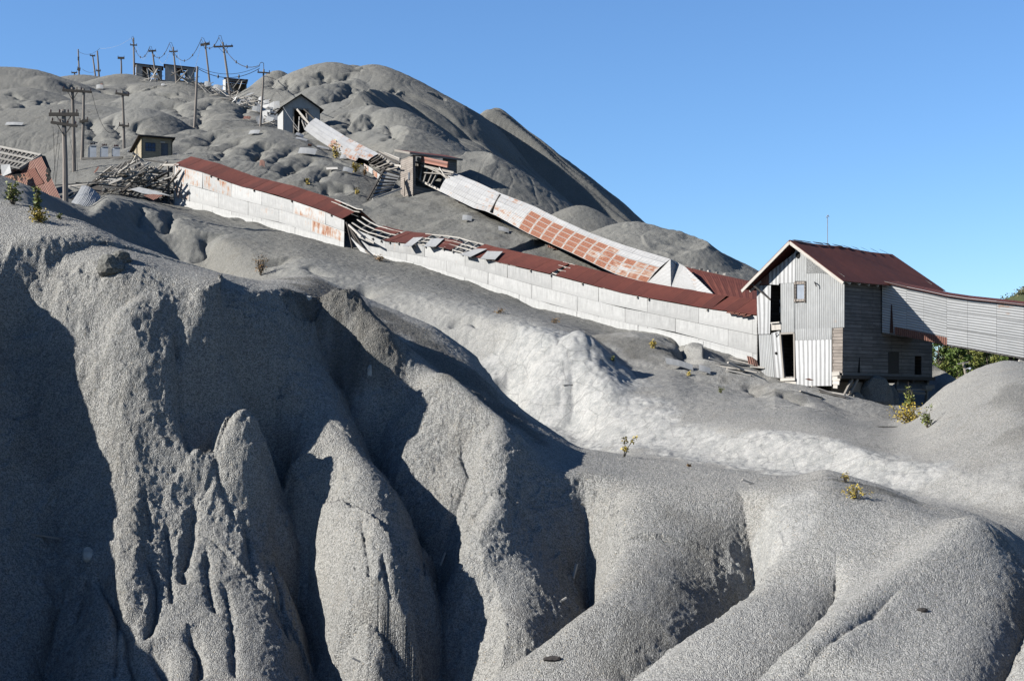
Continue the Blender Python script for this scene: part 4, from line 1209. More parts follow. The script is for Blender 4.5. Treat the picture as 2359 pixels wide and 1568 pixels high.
# ------------------------------------------------------------ the long lower gallery, from the collapsed heap down to the house
class Way:
    """a straight line in plan between two seen points; a spot on it is named by its column"""
    def __init__(self, ua, ya, ub, yb, tops):
        self.a = Vector(((ua - CU) / FP * ya, ya, 0)); self.b = Vector(((ub - CU) / FP * yb, yb, 0))
        self.d = (self.b - self.a); self.L = self.d.length; self.d /= self.L
        self.n = Vector((self.d.y, -self.d.x, 0))
        if self.n.y > 0: self.n = -self.n                  # towards the viewer
        self.tops = tops

    def s(self, u):                                         # metres from the start at column u
        k = (u - CU) / FP
        return (k * self.a.y - self.a.x) / (self.d.x - k * self.d.y)

    def at(self, s, z=0.0):
        p = self.a + self.d * s
        return Vector((p.x, p.y, z))

    def ztab(self, ln):
        ss = [self.s(u) for u, v in ln]
        zz = [(CV - v) / FP * self.at(s).y for s, (u, v) in zip(ss, ln)]
        return lambda s: float(np.interp(s, ss, zz))


g1w = Way(402, 108, 1746, 78.3, None)
g1top = g1w.ztab([(402, 381), (470, 399), (549, 429), (642, 452), (741, 485), (794, 508)])
g1top2 = g1w.ztab([(794, 516), (831, 541), (888, 557), (1017, 571), (1097, 594), (1265, 632), (1436, 677), (1622, 711), (1746, 728)])
g1bot = g1w.ztab([(402, 477), (549, 506), (663, 529), (798, 568), (849, 588), (1000, 626), (1097, 653), (1253, 711), (1418, 751), (1547, 774), (1746, 838)])
gal = thing('lower_conveyor_gallery', 'long whitish clad conveyor gallery with rusty red roof running down to the mill house', 'conveyor gallery', g1w.at(0, g1bot(0)))
NB, RISE, HALF = -g1w.n, 0.78, 1.5


def clad(way, s0, s1, top, bot, rows, step, parent, name, rustf, lean=0.0, skew=0.0, mat='zinc_flat', below=0.5, tonef=None):
    mb = MB()
    rnd = random.Random(int(s0 * 100) + 5)
    for r in range(rows):
        off = (r % 2) * step * 0.45
        s = s0 - off
        while s < s1 - 0.05:
            a, b = max(s, s0), min(s + step, s1)
            s += step
            if b - a < 0.08: continue
            def pt(ss, f):
                zt, zb = top(ss), bot(ss) - below
                z = zb + (zt - zb) * f
                sk = skew * (1 - f) if abs(ss - s0) < 1e-6 else 0
                return way.at(ss + sk, z) + way.n * (lean * (1 - f))
            f0, f1 = r / rows, (r + 1) / rows
            lift = way.n * (0.006 + 0.014 * rnd.random())
            tl = way.n * rnd.uniform(-0.012, 0.03)
            um = CU + FP * way.at((a + b) / 2).x / way.at((a + b) / 2).y
            ru = rustf(um, r, rnd)
            to = tonef(um, r, rnd) if tonef else rnd.uniform(0.35, 0.95)
            mb.sheet(pt(a, f0) + lift + tl, pt(b, f0 + 0.004 * rnd.uniform(-1, 1)) + lift + tl, pt(b, f1) + lift, pt(a, f1) + lift, 0.012, tone=to, rust=ru, off=(a, f0 * 3))
    return mb.build(name, M[mat], parent)


def rust_g1(u, r, rnd):
    if u > 1050: return rnd.choice((0, 0, 0.05, 0.1))
    k = rnd.random()
    if r == 2: return 0.40 if k < .4 else 0.22
    if r == 1: return 0.46 if k < .3 else 0.20
    return 0.16 if k < .6 else 0.05


sA, sB, sC = g1w.s(402), g1w.s(793), g1w.s(803)
sD = g1w.s(1746)
clad(g1w, sA, sB, g1top, g1bot, 3, 3.1, gal, 'wall_cladding', rust_g1, tonef=lambda u, r, q: q.uniform(.55, .95))
clad(g1w, sC, sD, g1top2, g1bot, 3, 3.3, gal, 'wall_cladding', rust_g1, skew=1.5, tonef=lambda u, r, q: q.choice((.35, .5, .75, .8)) - (0.15 if u < 1000 else 0))
# skirt boards along the foot
for (a, b) in ((sA, sB), (sC + 1.5, sD)):
    sk = MB(); s = a
    while s < b - 0.3:
        e = min(s + 4.2, b)
        sk.sheet(g1w.at(s, g1bot(s) - .55) + g1w.n * .05, g1w.at(e, g1bot(e) - .55) + g1w.n * .05, g1w.at(e, g1bot(e) + .24 + .06 * random.random()) + g1w.n * .04, g1w.at(s, g1bot(s) + .22) + g1w.n * .04, .02, tone=random.uniform(.8, 1), rust=.12 if s < 20 else 0.04, off=(s, 0))
        s = e
    sk.build('skirt_board', M['zinc_flat'], gal)


def roofpt(top, s, w):                                       # w: 0 eave .. 1 ridge .. 2 back eave
    lift = RISE * (w if w <= 1 else 2 - w)
    return g1w.at(s, top(s) + lift + 0.05) + NB * (HALF * w - (0.10 if w == 0 else 0))


def roof_panels(s0, s1, top, w0=0.0, w1=1.0, skew=0.0, name='roof', both=True):
    """narrow strips from the eave to the ridge between two stations; skew slides the upper edge"""
    mb = MB(); n = max(1, int(round((s1 - s0) / 0.66)))
    for i in range(n):
        a, b = s0 + (s1 - s0) * i / n, s0 + (s1 - s0) * (i + 1) / n
        tone = random.uniform(.25, .75); dz = Vector((0, 0, random.uniform(0, .02)))
        mb.sheet(roofpt(top, a, w0) + dz, roofpt(top, b, w0) + dz, roofpt(top, b + skew, w1) + dz, roofpt(top, a + skew, w1) + dz, .012, tone=tone)
    return mb.build(name, M['roof'], gal)


roof_panels(sA, g1w.s(752), g1top)
roof_panels(g1w.s(752), g1w.s(790), g1top, 0, .72)
roof_panels(g1w.s(885), g1w.s(948), g1top2, skew=0.5)
r_ = roof_panels(g1w.s(838), g1w.s(885), g1top2, .62, 1.0, skew=0.3)
roof_panels(g1w.s(985), g1w.s(1040), g1top2, 0, .72)
roof_panels(g1w.s(1072), g1w.s(1268), g1top2, skew=0.3)
roof_panels(g1w.s(1281), g1w.s(1640), g1top2)
roof_panels(g1w.s(1640), sD, g1top2, skew=0.2)
bk = MB()
for s0, s1, top in ((sA, sB, g1top), (sC, sD, g1top2)):
    n = 24
    for i in range(n):
        a, b = s0 + (s1 - s0) * i / n, s0 + (s1 - s0) * (i + 1) / n
        bk.sheet(g1w.at(b, g1bot(b) - .3) + NB * HALF * 2, g1w.at(a, g1bot(a) - .3) + NB * HALF * 2, g1w.at(a, top(a)) + NB * HALF * 2, g1w.at(b, top(b)) + NB * HALF * 2, .03)
bk.build('back_wall', M['boards_dark'], gal)
for s0, s1, top in ((sA, sB, g1top), (g1w.s(1072), sD, g1top2)):
    n = 30
    bro = MB()
    for i in range(n):
        a, b = s0 + (s1 - s0) * i / n, s0 + (s1 - s0) * (i + 1) / n
        bro.sheet(roofpt(top, b, 2), roofpt(top, a, 2), roofpt(top, a, 1), roofpt(top, b, 1), .012, tone=.5)
    bro.build('back_roof', M['roof'], gal)
# rafters and purlins, bare where the roofing has gone
s = sA + .3
while s < sD - .2:
    top = g1top if s < sB else g1top2
    if not (sB < s < sC):
        dz = Vector((0, 0, -.12))
        bare = g1w.s(790) < s < g1w.s(1072) or g1w.s(1266) < s < g1w.s(1284)
        if bare or (s - sA) % 4 < 0.8:
            q = MB(); q.bar(roofpt(top, s, 0) + dz, roofpt(top, s, 1) + dz, .06, .12); q.bar(roofpt(top, s, 2) + dz, roofpt(top, s, 1) + dz, .06, .12)
            q.build('rafter', M['timber'] if s < g1w.s(900) else M['timber_pale'], gal)
    s += 0.75
for s0, s1, top, ws, m in ((g1w.s(801), g1w.s(900), g1top2, (.28, .60, .9), 'timber_pale'), (g1w.s(945), g1w.s(1080), g1top2, (.06, .35, .62, .97), 'timber_pale'), (g1w.s(1262), g1w.s(1290), g1top2, (.1, .4, .7, 1), 'timber_pale'), (g1w.s(735), g1w.s(800), g1top, (.78, 1), 'timber_pale')):
    for w in ws:
        q = MB(); k = 5
        for i in range(k): q.bar(roofpt(top, s0 + (s1 - s0) * i / k, w) + Vector((0, 0, -.02)), roofpt(top, s0 + (s1 - s0) * (i + 1) / k, w) + Vector((0, 0, -.02 + .03 * random.uniform(-1, 1))), .14, .06, tone=random.random())
        q.build('purlin', M[m], gal)
# broken end of the lower half: splintered studs and a sprung eave board
for i, (u0, v0, u1, v1, m) in enumerate(((797, 512, 836, 585, 'timber_dark'), (804, 522, 848, 588, 'timber_dark'), (806, 545, 858, 592, 'timber'), (800, 516, 812, 572, 'timber_dark'), (803, 518, 832, 545, 'timber_pale'), (832, 545, 862, 560, 'timber_pale'))):
    q = MB(); s0, s1 = g1w.s(u0), g1w.s(u1)
    q.bar(on_plane(u0, v0, g1w.at(s0) + g1w.n * .1, g1w.n), on_plane(u1, v1, g1w.at(s1) + g1w.n * (.15 + .1 * i), g1w.n), .10, .10)
    q.build('broken_stud', M[m], gal)
q = MB()
a = [on_plane(u, v, g1w.at(0) + g1w.n * .3, g1w.n) for u, v in ((806, 545), (822, 560), (862, 592), (838, 590))]
q.poly(a[::-1] if (a[1] - a[0]).cross(a[2] - a[1]).dot(g1w.n) < 0 else a, .02, tone=.9, rust=.25)
q.build('loose_cladding', M['zinc_flat'], gal)
q = MB()
fl = lambda s: g1bot(s) + .1
q.sheet(g1w.at(sA, fl(sA) - .3) - g1w.n * .1, g1w.at(sA, fl(sA) - .3) - g1w.n * 2.9, g1w.at(sD, fl(sD) - .3) - g1w.n * 2.9, g1w.at(sD, fl(sD) - .3) - g1w.n * .1, .05)
# open upper end: door posts and a lintel
q = MB(); q.bar(g1w.at(sA - .05, g1bot(sA) - .3) - g1w.n * .05, g1w.at(sA - .05, g1top(sA)), .12, .12); q.build('end_post', M['timber'], gal)
q = MB(); q.bar(g1w.at(sA - .6, g1bot(sA) - .3), g1w.at(sA - .75, g1top(sA) + .05), .12, .12); q.build('end_post', M['timber'], gal)
q = MB(); q.bar(g1w.at(sA - 1.6, g1top(sA) + .18), g1w.at(sA + .5, g1top(sA) - .02), .10, .14); q.build('lintel', M['timber_pale'], gal)
# curled roofing at the eave by the house
q = MB()
for i, u in enumerate((1678, 1690, 1704, 1716)):
    s = g1w.s(u); p = roofpt(g1top2, s, 0); e = roofpt(g1top2, s + .42, 0)
    q.sheet(p + g1w.n * .18 - Vector((0, 0, .10 + .03 * i)), e + g1w.n * .16 - Vector((0, 0, .08)), e - g1w.n * .3 + Vector((0, 0, .12)), p - g1w.n * .3 + Vector((0, 0, .14)), .01, tone=.5, rust=.8)
q.build('curled_roofing', M['rust_wave'], gal)
# loose bright sheets lying on its roof
for i, (pts, lab) in enumerate((([(927, 567), (947, 567), (975, 546), (952, 547)], 'narrow grey zinc sheet lying askew on the stripped red roof'),
                                ([(975, 568), (1003, 568), (1023, 549), (994, 549)], 'square grey zinc sheet lying on the stripped red roof'),
                                ([(1058, 586), (1083, 592), (1122, 573), (1095, 573)], 'slim bluish zinc sheet on the red roof beside a square sheet'),
                                ([(1105, 596), (1140, 598), (1158, 579), (1122, 578)], 'bright square zinc sheet lying lowest on the red roof'))):
    um = sum(p[0] for p in pts) / 4; s = g1w.s(um)
    n = (roofpt(g1top2, s + 1, 0) - roofpt(g1top2, s, 0)).cross(roofpt(g1top2, s, 1) - roofpt(g1top2, s, 0)); n.normalize()
    if n.z < 0: n = -n
    p0 = roofpt(g1top2, s, .5) + n * (.09 + .02 * i)
    q = [on_plane(u, v, p0, n) for u, v in pts]
    if (q[1] - q[0]).cross(q[2] - q[1]).dot(n) < 0: q.reverse()
    o = MB().sheet(*q, .012, tone=.9).build('zinc_sheet', M['zinc_flat'], None, origin=q[0])
    tag(o, lab, 'metal sheet', 'loose sheets on the gallery roof')


# ------------------------------------------------------------ the upper galleries and their sheeted sides
def grid_side(way, s_of_u, edge_u, edge_l, us, rows, back, parent, rustf, name='roof_cladding', tonef=None):
    """the sheeted near side between an upper and a lower edge given as pixel lines; back(u) = how far the upper edge lies behind the lower"""
    mb = MB()
    rnd = random.Random(len(us) * 7 + rows)
    tu = lambda u: float(np.interp(u, [a for a, _ in edge_u], [b for _, b in edge_u]))
    tl = lambda u: float(np.interp(u, [a for a, _ in edge_l], [b for _, b in edge_l]))
    rowf = np.linspace(0, 1, rows + 1)

    def pt(i, f):
        lo_u, up_u = us[i]
        p = on_plane(lo_u, tl(lo_u), way.at(0), way.n)
        q = on_plane(up_u, tu(up_u), way.at(0) - way.n * back, way.n)
        bulge = 0.10 * math.sin(math.pi * f)
        return p.lerp(q, f) + way.n * bulge + Vector((0, 0, bulge * .6))
    for i in range(len(us) - 1):
        for r in range(rows):
            uc = (us[i][0] + us[i + 1][0]) / 2
            ru = rustf(uc, r / (rows - 1), rnd)
            if ru is None: continue
            lift = way.n * (.004 * ((i + r) % 2)) + Vector((0, 0, .006 * rnd.random()))
            mb.sheet(pt(i, rowf[r]) + lift, pt(i + 1, rowf[r]) + lift, pt(i + 1, rowf[r + 1]) + lift, pt(i, rowf[r + 1]) + lift, .012,
                     tone=rnd.uniform(.5, 1) if tonef is None else tonef(uc, r, rnd), rust=ru, off=(i * .9, r * .7))
    mb.build(name, M['zinc_grid'], parent)
    return pt


g2w = Way(1011, 110.5, 1493, 87.5, None)
g2 = thing('middle_conveyor_gallery', 'sheeted conveyor gallery whitish above and rust red below, between wooden tower and mill house', 'conveyor gallery', P(1250, 551, g2w.at(g2w.s(1250)).y))
eu = [(985, 385), (1041, 396), (1097, 419), (1154, 446), (1226, 473), (1286, 504), (1358, 536), (1430, 563), (1544, 597), (1600, 625)]
el = [(984, 425), (1011, 440), (1065, 467), (1089, 479), (1128, 489), (1214, 537), (1247, 552), (1328, 588), (1382, 615), (1421, 633), (1493, 652), (1560, 672)]
rng2 = random.Random(4)
us = []
for i in range(20):
    t = i / 19
    us.append((1011 + (1490 - 1011) * t ** 0.97, 1041 + (1544 - 1041) * t ** 0.97))


def rust_g2(u, f, r):
    if u < 1090: return .16 if r.random() < .8 else .3
    if u < 1200: return r.uniform(.26, .40)
    if u < 1345: return r.uniform(.72, .95) if f < .78 else r.uniform(.2, .35)
    if u < 1400: return r.uniform(.55, .85) if f < .78 else .12
    return r.choice((.85, .62, .5, .55)) if f < .75 else .05


pt2 = grid_side(g2w, None, eu, el, us, 5, 0.85, g2, rust_g2)
bs = MB(); n = len(us)
for i in range(n - 1):
    a, b = pt2(i, 1), pt2(i + 1, 1)
    o = -g2w.n * 1.3 - Vector((0, 0, .9)); o2 = -g2w.n * 1.5 - Vector((0, 0, 2.4))
    bs.sheet(b + o, a + o, a, b, .02, tone=.3); bs.sheet(b + o2, a + o2, a + o, b + o, .02, tone=.3)
bs.build('back_side', M['roof'], g2)
# upper courses missing by the tower: bare rafters there
for i, (a, b) in enumerate((((985, 424), (999, 391)), ((992, 428), (1010, 393)), ((975, 420), (985, 386)), ((967, 415), (972, 380)), ((960, 410), (962, 376)), ((955, 405), (958, 375)))):
    q = MB(); q.bar(on_plane(*a, g2w.at(0), g2w.n), on_plane(*b, g2w.at(0) - g2w.n * .8, g2w.n), .09, .11); q.build('rafter', M['timber'], g2)
for (a, b, w, m) in (((960, 412), (1016, 440), .16, 'timber_pale'), ((968, 381), (1045, 398), .16, 'timber'), ((961, 366), (978, 375), .3, 'timber_pale'), ((976, 398), (1040, 402), .08, 'timber'), ((985, 386), (1035, 410), .08, 'timber'), ((1000, 388), (1040, 420), .08, 'timber'), ((1012, 386), (1030, 415), .08, 'timber_pale')):
    q = MB(); q.bar(on_plane(*a, g2w.at(0) - g2w.n * .3, g2w.n), on_plane(*b, g2w.at(0) - g2w.n * .5, g2w.n), .07, w); q.build('broken_timber', M[m], g2)
q = MB(); q.bar(on_plane(971, 367, g2w.at(0) - g2w.n * .2, g2w.n), on_plane(1032, 380, g2w.at(0) - g2w.n * .2, g2w.n), .12, .42); q.build('rusty_beam', M['rust_wave'], g2)
q = MB(); a = on_plane(1130, 489, g2w.at(0) + g2w.n * .1, g2w.n); b = on_plane(1152, 449, g2w.at(0) - g2w.n * .75, g2w.n); q.bar(a, b, .10, .16); q.build('gap_timber', M['timber_dark'], g2)
# a flap of sheets hanging loose
for pts, lab, m, rr in (([(1084, 480), (1112, 484), (1128, 464), (1113, 456)], 'curled whitish zinc flap sprung from the sheeted gallery side', 'zinc_flat', .05), ([(1081, 471), (1089, 472), (1086, 457)], 'small rusty triangle of sheet below the sheeted gallery side', 'rust_wave', 0)):
    q = [on_plane(u, v, g2w.at(0) + g2w.n * .12, (g2w.n + Vector((0, 0, .5))).normalized()) for u, v in pts]
    if (q[1] - q[0]).cross(q[2] - q[1]).dot(g2w.n) < 0: q.reverse()
    tag(MB().poly(q, .012, tone=.9, rust=rr).build('loose_sheet', M[m], None, origin=q[0]), lab, 'metal sheet')
# torn tail that folds down across the lower roof
tl = MB()
D = lambda u, v, y: P(u, v, y)
A0, B0_, C0, D0, E0 = pt2(len(us) - 1, 0), pt2(len(us) - 1, 1), D(1576, 613, 86.7), D(1653, 687, 82.9), D(1607, 676, 84.2)
mid1 = D(1545, 663, 86.0)
Bm = D(1560, 604, 87.5)
for q, r in (((A0, mid1, Bm, B0_), .0), ((mid1, E0, C0, Bm), .22)):
    tl.sheet(*q, .012, tone=.95, rust=r)
tl.poly([E0, D0, C0], .012, tone=.85, rust=.30)
tl.build('torn_end', M['zinc_grid'], g2)

# annex roof between the galleries and the house
an = thing('annex_roof_shed', 'low shed with a broad rusty red roof against the left wall of the mill house', 'shed', P(1690, 700, 84) - Vector((0, 0, 2.4)))
ar = MB()
ql = [D(1578, 615, 88.6), D(1748, 652, 85.5), D(1748, 727, 78.9), D(1640, 694, 83.3)]
for i in range(9):
    a, b = i / 9, (i + 1) / 9
    ar.sheet(ql[3].lerp(ql[2], a), ql[3].lerp(ql[2], b), ql[0].lerp(ql[1], b), ql[0].lerp(ql[1], a), .014, tone=random.uniform(.35, .65))
ar.build('roof', M['roof'], an)
aw = MB()
for p, q in ((ql[0], ql[1]), (ql[3], ql[0])):
    aw.sheet(p - Vector((0, 0, 2.6)), q - Vector((0, 0, 2.6)), q - Vector((0, 0, .05)), p - Vector((0, 0, .05)), .03)
aw.build('wall', M['boards_dark'], an)
for i in range(6):
    q = MB(); p = ql[0].lerp(ql[1], i / 9 - .02) + Vector((0, 0, .05)); q.bar(p, p.lerp(ql[1], .09) + Vector((-.1, .25, .10)), .16, .1, tone=random.random()); q.build('eave_board', M['timber_pale'] if i % 2 else M['timber'], an)

# top gallery between the gabled shed and the tower
g3w = Way(699, 150, 876, 118.5, None)
g3 = thing('upper_conveyor_gallery', 'pale sheeted conveyor gallery falling apart between small gabled shed and wooden tower', 'conveyor gallery', P(780, 350, g3w.at(g3w.s(780)).y))
eu3 = [(720, 270), (727, 272), (798, 316), (873, 355), (890, 364)]
el3 = [(699, 298), (735, 325), (804, 367), (849, 379), (880, 400)]
us3 = [(700 + (842 - 700) * i / 13, 727 + (872 - 727) * i / 13) for i in range(14)]
pt3 = grid_side(g3w, None, eu3, el3, us3, 4, 0.8, g3, lambda u, f, r: (None if (u > 825 and f < .3) else (r.uniform(.1, .25) if u < 750 else r.uniform(.22, .52))))
bs = MB()
for i in range(len(us3) - 1):
    a, b = pt3(i, 1), pt3(i + 1, 1)
    o = -g3w.n * 1.3 - Vector((0, 0, .9))
    bs.sheet(b + o, a + o, a, b, .02, tone=.3)
bs.build('back_side', M['roof'], g3)
for (a, b, w, m, bk_) in (((873, 356), (905, 380), .2, 'timber', .8), ((905, 380), (925, 384), .2, 'timber_pale', .8), ((868, 350), (920, 378), .12, 'timber_dark', 1.2), ((852, 378), (880, 362), .09, 'timber_dark', .4), ((858, 384), (890, 367), .09, 'timber_dark', .4),
                       ((866, 388), (898, 374), .09, 'timber', .4), ((872, 392), (905, 379), .09, 'timber_dark', .4), ((850, 374), (876, 358), .09, 'timber_dark', .4), ((880, 395), (918, 385), .09, 'timber', .4), ((852, 380), (915, 392), .08, 'timber', .5), ((862, 370), (915, 386), .08, 'timber_dark', .6),
                       ((873, 349), (921, 370), .12, 'timber', 1.4), ((885, 352), (921, 366), .10, 'timber_pale', 1.6)):
    q = MB(); q.bar(on_plane(*a, g3w.at(0) - g3w.n * bk_, g3w.n), on_plane(*b, g3w.at(0) - g3w.n * bk_, g3w.n), .1, w); q.build('broken_timber', M[m], g3)
q = MB()
for i, (u, v) in enumerate(((838, 378), (848, 384), (858, 392), (868, 399), (876, 404))):
    a, b = on_plane(u, v + 2, g3w.at(0) + g3w.n * .05, g3w.n), on_plane(u + 11, v + 9, g3w.at(0) + g3w.n * .05, g3w.n)
    q.sheet(a - Vector((0, 0, .35)), b - Vector((0, 0, .35)), b + Vector((0, 0, .1)), a + Vector((0, 0, .12)), .02, tone=.9, rust=(.5, .1, .6, 0, .5)[i])
q.build('skirt_sheet', M['zinc_flat'], g3)

# a fallen piece of roof below the tower, purlins uppermost
fr0 = thing('fallen_roof_panel', 'fallen grey roof panel with dark purlins leaning beside the wooden tower', 'roof panel', P(880, 450, 111))
a, b, c, d = D(886, 391, 114.2), D(921, 404, 114), D(897, 446, 112), D(856, 459, 111.2)
MB().sheet(d, c, b, a, .03, tone=.55, rust=.1).build('sheeting', M['zinc_flat'], fr0)
nrm = (c - d).cross(a - d); nrm.normalize()
if nrm.y > 0: nrm = -nrm
for i in range(8):
    t = i / 7.5 + .04
    q = MB(); q.bar(d.lerp(a, t) + nrm * .06 - (c - d) * .06, c.lerp(b, t) + nrm * .06, .10, .08); q.build('purlin', M['timber_dark'] if i % 2 else M['timber'], fr0)
q = MB(); q.bar(D(886, 389, 114.3) + nrm * .02, D(846, 461, 110.8) + nrm * .02, .12, .12); q.build('side_rail', M['timber_dark'], fr0)
q = MB(); q.bar(D(858, 459, 110.8), D(925, 434, 112.5), .10, .12); q.build('side_rail', M['timber_pale'], fr0)


# ------------------------------------------------------------ the other sheds on the slope
def corner(u, Yc, face):
    """near corner foot (z = 0) and the two wall directions; face is the direction of the right-hand wall"""
    c = Vector(((u - CU) / FP * Yc, Yc, 0))
    f = Vector((face[0], face[1], 0)).normalized()
    return c, f, Vector((-f.y, f.x, 0))


def run_to(c, f, u):
    k = (u - CU) / FP
    return (k * c.y - c.x) / (f.x - k * f.y)


def zv(v, y): return (CV - v) / FP * y


# wooden tower
c, f, l = corner(951, 113, (.91, .42)); wR = run_to(c, f, 1052); wL = run_to(c, l, 922)
fn = Vector((f.y, -f.x, 0)); ln = -f
zt, zb = zv(357, 113), zv(447, 113)
tw = thing('wooden_tower', 'small grey wooden transfer tower with flat red roof at the head of a gallery', 'tower', c + Vector((0, 0, zb)))
q = MB()
Zp = lambda p, z: Vector((p.x, p.y, z))
q.sheet(Zp(c + l * wL, zb - .5), Zp(c, zb - .35), Zp(c, zt), Zp(c + l * wL, zt), .05)
q.build('left_wall', M['boards_light'], tw)
q = MB()
op0, op1 = run_to(c, f, 957), run_to(c, f, 1020)
zo0, zo1 = zv(430, 113.5), zv(362, 113.5)
q.sheet(Zp(c, zb - .3), Zp(c + f * op0, zb - .3), Zp(c + f * op0, zt), Zp(c, zt), .05)
q.sheet(Zp(c + f * op1, zb - 1), Zp(c + f * wR, zb - 1), Zp(c + f * wR, zt - .05), Zp(c + f * op1, zt - .05), .05)
q.sheet(Zp(c + f * op0, zo1), Zp(c + f * op1, zo1), Zp(c + f * op1, zt), Zp(c + f * op0, zt), .05)
q.sheet(Zp(c + f * op0, zb - .3), Zp(c + f * op1, zb - .6), Zp(c + f * op1, zo0 - .3), Zp(c + f * op0, zo0), .05)
q.build('front_wall', M['boards_dark'], tw)
q = MB()
q.sheet(Zp(c + f * wR, zb - 1), Zp(c + f * wR + l * wL, zb - 1), Zp(c + f * wR + l * wL, zt), Zp(c + f * wR, zt), .05)
q.sheet(Zp(c + f * wR + l * wL, zb - 1), Zp(c + l * wL, zb - 1), Zp(c + l * wL, zt), Zp(c + f * wR + l * wL, zt), .05)
q.sheet(Zp(c, zb), Zp(c + f * wR, zb), Zp(c + f * wR + l * wL, zb), Zp(c + l * wL, zb), .08)
q.build('back_wall', M['boards_dark'], tw)
q = MB(); o = c - f * .35 - l * .3
q.sheet(Zp(o, zt + .12), Zp(o + f * (wR + .7), zt - .10), Zp(o + f * (wR + .7) + l * (wL + .6), zt + .72), Zp(o + l * (wL + .6), zt + .86), .07, tone=.8)
q.build('roof', M['roof'], tw)
q = MB(); q.bar(Zp(o, zt + .06) - fn * 0.02 * 0, Zp(o + f * (wR + .7), zt - .15), .06, .14); q.build('fascia', M['timber'], tw)
q = MB(); q.bar(Zp(o, zt + .06), Zp(o + l * (wL + .6), zt + .78), .06, .16); q.build('fascia', M['timber'], tw)
s0 = run_to(c, l, 932.5)
q = MB(); q.sheet(Zp(c + l * (s0 + .1), zv(450, 114)) + ln * .02, Zp(c + l * s0, zv(450, 114)) + ln * .02, Zp(c + l * s0, zv(408, 114)) + ln * .02, Zp(c + l * (s0 + .1), zv(408, 114)) + ln * .02, .02); q.build('door_gap', M['black'], tw)
s0 = run_to(c, l, 941); s1 = run_to(c, l, 944.5)
q = MB(); q.sheet(Zp(c + l * s1, zv(416, 114)) + ln * .03, Zp(c + l * s0, zv(416, 114)) + ln * .03, Zp(c + l * s0, zv(399, 114)) + ln * .03, Zp(c + l * s1, zv(399, 114)) + ln * .03, .02); q.build('window', M['door'], tw)
for k in (0.1, wR * .5):
    q = MB(); p = c + f * k + l * .2; q.bar(Zp(p, zb), Zp(p, zb - 1.4), .18, .18); q.build('leg', M['timber_pale'], tw)

# small gabled shed
c, f, l = corner(652, 155, (.95, .31)); wR = run_to(c, f, 737); wL = 3.6
fn = Vector((f.y, -f.x, 0))
ze, zb, za = zv(247, 155), zv(309, 155), zv(220.5, 155.6)
gs = thing('gabled_shed', 'small gabled shed with open front, pale left wall and bluish shaded gable', 'shed', c + Vector((0, 0, zb)))
q = MB(); q.sheet(Zp(c + l * wL, zb - .6), Zp(c, zb - .6), Zp(c, ze), Zp(c + l * wL, ze), .05, tone=.95, rust=.1); q.build('left_wall', M['zinc_flat'], gs)
q = MB(); a0, a1 = run_to(c, f, 676), run_to(c, f, 709); zo = zv(249, 155)
for (x0, x1, z0, z1) in ((0, a0, zb - .6, ze), (a1, wR, zb - .6, ze), (a0, a1, zo, ze)):
    q.sheet(Zp(c + f * x0, z0), Zp(c + f * x1, z0), Zp(c + f * x1, z1), Zp(c + f * x0, z1), .05, tone=.8, off=(x0, z0))
q.poly([Zp(c, ze), Zp(c + f * wR, ze), Zp(c + f * wR * .47, za)], .05, tone=.8); q.build('front_wall', M['zinc_flat'], gs)
q = MB(); q.sheet(Zp(c + f * wR, zb - .6), Zp(c + f * wR + l * wL, zb - .6), Zp(c + f * wR + l * wL, ze), Zp(c + f * wR, ze), .05)
q.sheet(Zp(c + f * wR + l * wL, zb - .6), Zp(c + l * wL, zb - .6), Zp(c + l * wL, ze), Zp(c + f * wR + l * wL, ze), .05); q.poly([Zp(c + f * wR + l * wL, ze), Zp(c + l * wL, ze), Zp(c + f * wR * .47 + l * wL, za)], .05); q.build('back_wall', M['boards_dark'], gs)
ap = Zp(c + f * wR * .47, za + .1)
for sgn, e in ((-1, Zp(c - f * .35, ze - .12)), (1, Zp(c + f * (wR + .35), ze - .12))):
    q = MB(); o = -l * .4
    if sgn < 0: q.sheet(e + l * (wL + .3), e + o, ap + o, ap + l * (wL + .3), .07, tone=.3)
    else: q.sheet(e + o, e + l * (wL + .3), ap + l * (wL + .3), ap + o, .07, tone=.3)
    q.build('roof', M['tar'], gs)
for x in (a0, a1):
    q = MB(); q.bar(Zp(c + f * x, zb - .4) + fn * .03, Zp(c + f * x, zo) + fn * .03, .12, .12); q.build('door_post', M['timber'], gs)
q = MB(); q.bar(Zp(c + f * a0, zo) + fn * .03, Zp(c + f * a1, zo) + fn * .03, .12, .16); q.build('door_lintel', M['timber'], gs)
# the conveyor frame sticking out of it
for (a, b, w, m) in (((684, 252), (712, 285), .2, 'timber_pale'), ((690, 262), (722, 288), .12, 'timber'), ((693, 268), (720, 294), .10, 'timber'), ((700, 252), (728, 278), .14, 'timber_dark'), ((689, 270), (687, 305), .16, 'timber_pale'), ((694, 275), (702, 298), .1, 'timber_pale'), ((700, 280), (712, 300), .1, 'timber_pale'), ((705, 262), (707, 275), .1, 'timber'), ((676, 290), (690, 306), .05, 'timber')):
    q = MB(); q.bar(P(*a, 154.2), P(*b, 153), .1, w); q.build('conveyor_timber', M[m], gs)

